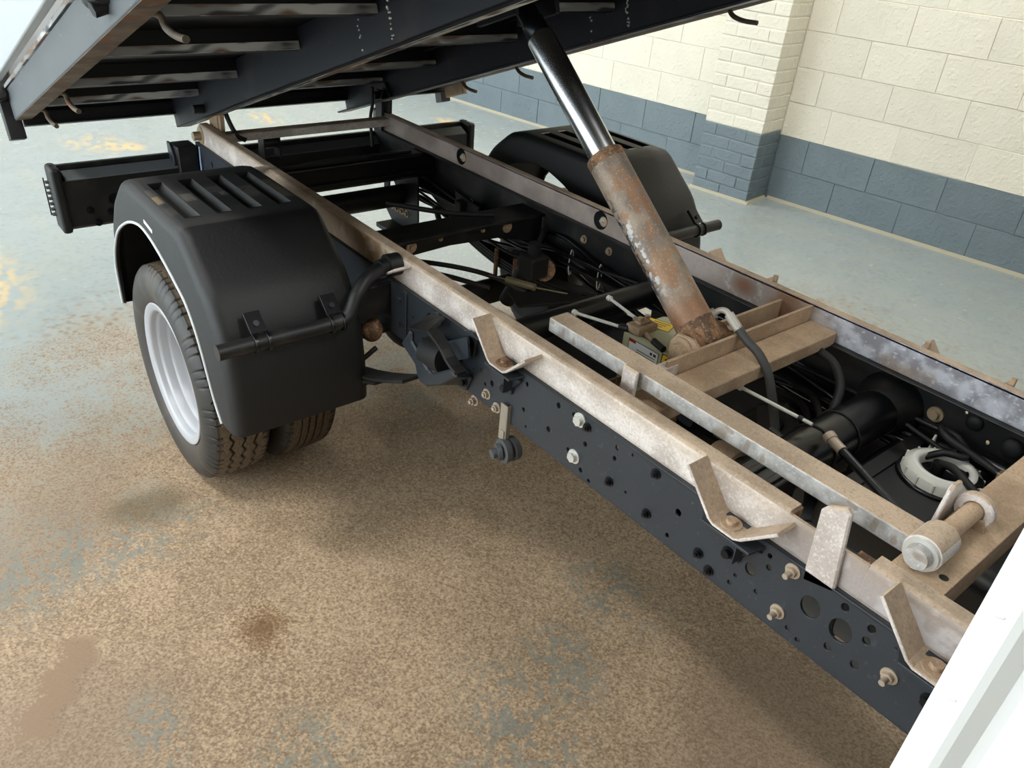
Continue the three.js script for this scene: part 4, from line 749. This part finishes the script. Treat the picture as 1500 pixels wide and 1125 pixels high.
// ---------------------------------------------------------------- tipping body (built flat, tipped about the tail)
{
  const body = group('tipping_body', truck, 'raised tipping body, black framed underside with white drop sides');
  body.position.set(-1.615, .798, 0); body.rotation.z = Math.atan(.345);
  const L = 2.46;
  const mUnder = std({ map: tile(512, 1.2, (u, v) => { const a = fbm(u * 7, v * 7, 191, 5, 7), f = vn(u * 150, v * 150, 195, 150); let c = mix([8, 9, 11], [15, 15, 17], a); c = mix(c, [60, 38, 24], sm(.64, .78, a) * .4); return mix(c, [110, 112, 116], sm(.95, .98, f) * .5); }), roughness: .5 });
  const mNavy = std({ map: tile(512, 1, (u, v) => { const a = fbm(u * 6, v * 6, 201, 5, 6), f = vn(u * 110, v * 110, 205, 110); let c = mix([14, 16, 26], [24, 26, 36], a); c = mix(c, [80, 58, 46], sm(.66, .8, a) * .4); return mix(c, [90, 90, 96], sm(.95, .985, f) * .6); }), roughness: .55 });
  const mStrip = std({ map: tile(512, 1.1, (u, v) => { const a = fbm(u * 5 + .2, v * 22, 211, 4, 5, 22), b = fbm(u * 9, v * 30, 215, 3, 9, 30); let c = mix([150, 150, 150], [214, 213, 210], sm(.42, .6, a)); c = mix(c, [120, 86, 64], sm(.56, .7, b) * .8); return mix(c, [40, 42, 48], sm(.58, .72, 1 - b) * .8); }), roughness: .6 });
  const tSide = tile(512, .8, (u, v) => { const a = fbm(u * 6, v * 6, 221, 5, 6), f = vn(u * 80, v * 80, 225, 80); let c = mix([76, 81, 86], [92, 97, 101], a); c = mix(c, [70, 62, 56], sm(.66, .78, a) * .7); return mix(c, [170, 170, 168], sm(.95, .98, f) * .5); });
  const mSide = std({ map: tSide, roughness: .45 });
  const mSideLow = std({ map: tile(512, .6, (u, v) => { const a = fbm(u * 7, v * 7, 231, 5, 7), b = fbm(u * 14, v * 14, 235, 3, 14); let c = mix([84, 72, 60], [122, 108, 92], sm(.3, .7, a)); c = mix(c, [126, 78, 48], sm(.58, .7, b) * .7); return mix(c, [120, 122, 122], sm(.6, .72, 1 - a) * .7); }), roughness: .7 });
  part('floor_sheet', bx(0, L, .135, .140, -.93, .93, .001), mUnder, body, 'dark underside sheet of the body floor');
  for (const s of [1, -1]) {
    const r = part('runner', [bx(0, L, 0, .135, s > 0 ? .383 : -.39, s > 0 ? .39 : -.383, .003), bx(0, L, 0, .007, s > 0 ? .335 : -.39, s > 0 ? .39 : -.335, .003), bx(0, L, .128, .135, s > 0 ? .335 : -.39, s > 0 ? .39 : -.335, .003)], mNavy, body, s > 0 ? 'navy black long runner under the near half of the body' : 'navy black long runner under the far half of the body');
    part('flange_strip', bx(.01, L - .02, -.0016, -.0002, s > 0 ? .337 : -.365, s > 0 ? .365 : -.337, .0004), mStrip, r);
    for (let i = 0; i < 26; i++) part('weld_spatter', new THREE.SphereGeometry(.0022 + rand() * .002, 6, 4).translate((i < 18 ? 1.80 : 1.65) + (rand() - .5) * .012, .012 + rand() * .11, s > 0 ? .391 : -.382), mZinc, r);
  }
  for (const u of [.0, .345, .765, 1.27, 1.72, 2.12, 2.42]) {
    const seg = [[-.90, -.392], [-.382, .382], [.392, .90]].map(([a, b]) => [bx(u + .031, u + .035, .076, .098, a, b, .001)]).flat();
    part('cross_bearer', seg, u ? mStrip : mUnder, body);
    if (u > 0) part('bearer_web', [[-.90, -.392], [-.382, .382], [.392, .90]].map(([a, b]) => bx(u, u + .0305, .0762, .135, a, b, .001)), mUnder, body);
  }
  for (const s of [1, -1]) {
    const z0 = s > 0 ? .895 : -.95, z1 = z0 + .055, rail = part('side_rail', bx(0, L, .075, .182, z0, z1, .005), mSide, body, s > 0 ? 'grey painted side rail of the body, near side' : 'grey side rail of the body, wall side');
    part('lower_face', bx(.002, L, .0735, .0752, z0 + .002, z1 - .002, .0004), mSideLow, rail);
    part('ledge', bx(.02, L, .182, .196, s > 0 ? .93 : -.955, s > 0 ? .955 : -.93, .002), mStrip, rail);
    for (const u of [.24, .655, 1.765]) {
      const z = s * .885, k = part('rope_hook', tube([[u, .085, z + s * .03], [u + .005, .075, z], [u + .02, .05, z - s * .002], [u + .06, .028, z - s * .004], [u + .11, .012, z - s * .006]], .0075, 24, 10), mSideLow, rail);
    }
    const side = part('drop_side', bx(.04, L, .205, .60, s > 0 ? .957 : -.985, s > 0 ? .985 : -.957, .006), mDrop, body, s > 0 ? 'white drop side panel with pressed ribs' : 'white drop side panel on the wall side');
    for (const v of [.335, .352, .369]) part('pressed_rib', bx(.05, L - .01, v, v + .007, s > 0 ? .984 : -.9885, s > 0 ? .9885 : -.984, .003), mDrop, side);
    const post = part('tail_post', bx(-.07, -.015, .01, .62, s > 0 ? .925 : -.98, s > 0 ? .98 : -.925, .004), mBlack, body);
    part('hinge_knuckle', [rod(V(-.03, .165, s * .975), V(.03, .165, s * .975), .026, 20), rod(V(.02, .165, s * .975), V(.05, .165, s * .975), .018, 16)], mBlack, post);
    part('hinge_knuckle', [rod(V(1.63, .135, s * .962), V(1.70, .135, s * .962), .024, 20), hex(V(1.665, .115, s * .95), V(0, -.3, s), .016, .03)], mBlack, rail);
  }
  part('tail_board', bx(-.075, -.045, .19, .62, -.92, .92, .005), mWhite, body);
  part('tail_channel', [bx(-.012, 0, .05, .182, -.925, .925, .002), bx(-.012, .03, .05, .056, -.925, .925, .002)], mUnder, body);
  part('lamp_block', bx(.04, .19, .022, .074, -.945, -.915, .004), mTan, body);
  part('ram_bracket', [bx(1.70, 1.86, .05, .13, -.075, -.06, .003), bx(1.70, 1.86, .05, .13, .06, .075, .003), bx(1.68, 1.88, .11, .128, -.2, .2, .003)], mNavy, body, 'bracket under the body floor that takes the top of the ram');
  part('head_board', bx(L - .03, L, .14, .62, -.95, .95, .005), mWhite, body);
}

// ---------------------------------------------------------------- cab, of which only the rear corner shows
{
  const cab = group('cab', truck, 'white painted cab, its rear corner at the picture edge');
  const y0 = .40, y1 = 2.15, X = 1.668, ZC = .85;
  // side skin seen from above: flange, step and main panel
  const prof = [[X, ZC - .028], [X, ZC - .004], [X + .004, ZC], [X + .024, ZC], [X + .030, ZC - .002], [X + .042, ZC - .013], [X + .050, ZC - .014], [X + .10, ZC - .012], [X + .3, ZC - .004], [X + 1.75, ZC], [X + 1.75, ZC - .03], [X + .05, ZC - .03]];
  const skin = part('side_panel', inXZ(prof, y0, y1, .001), std({ color: 0xeceff0, roughness: .3 }), cab, 'white side panel with spot-welded edge flange');
  for (let y = .52; y < 2.1; y += .094) part('spot_weld', new THREE.SphereGeometry(.0045, 14, 8).scale(1.2, .6, .12).translate(X + .0125, y, ZC), std({ color: 0xeceff0, roughness: .3 }), skin);
  part('side_panel', mirror(inXZ(prof, y0, y1, .001)), mWhite, cab);
  part('rear_panel', bx(X + .006, X + .03, .92, y1, -ZC + .03, ZC - .03, .003), mWhite, cab);
  part('roof', bx(X, X + 1.4, y1, y1 + .05, -ZC, ZC, .02), mWhite, cab);
  part('front_panel', inXY([[X + 1.75, y0], [X + 1.78, y0], [X + 1.78, 1.2], [X + 1.42, y1 + .02], [X + 1.38, y1 + .02], [X + 1.75, 1.2]], -ZC, ZC, .004), mWhite, cab);
  part('cab_floor', bx(X + .05, X + 1.7, .90, .94, -ZC + .035, ZC - .035, .003), mBlack, cab);
  for (const s of [1, -1]) {
    const w = group('wheel', truck, s > 0 ? 'front wheel under the cab, near side' : 'front wheel under the cab, wall side'); w.position.set(2.75, RT, s * .72); if (s < 0) w.rotation.y = Math.PI;
    const t = new THREE.Mesh(tyreA, mTyre); t.name = 'tyre'; const r = new THREE.Mesh(rimG, mRim); r.name = 'rim'; w.add(t, r);
  }
}

renderer.render(scene, camera);
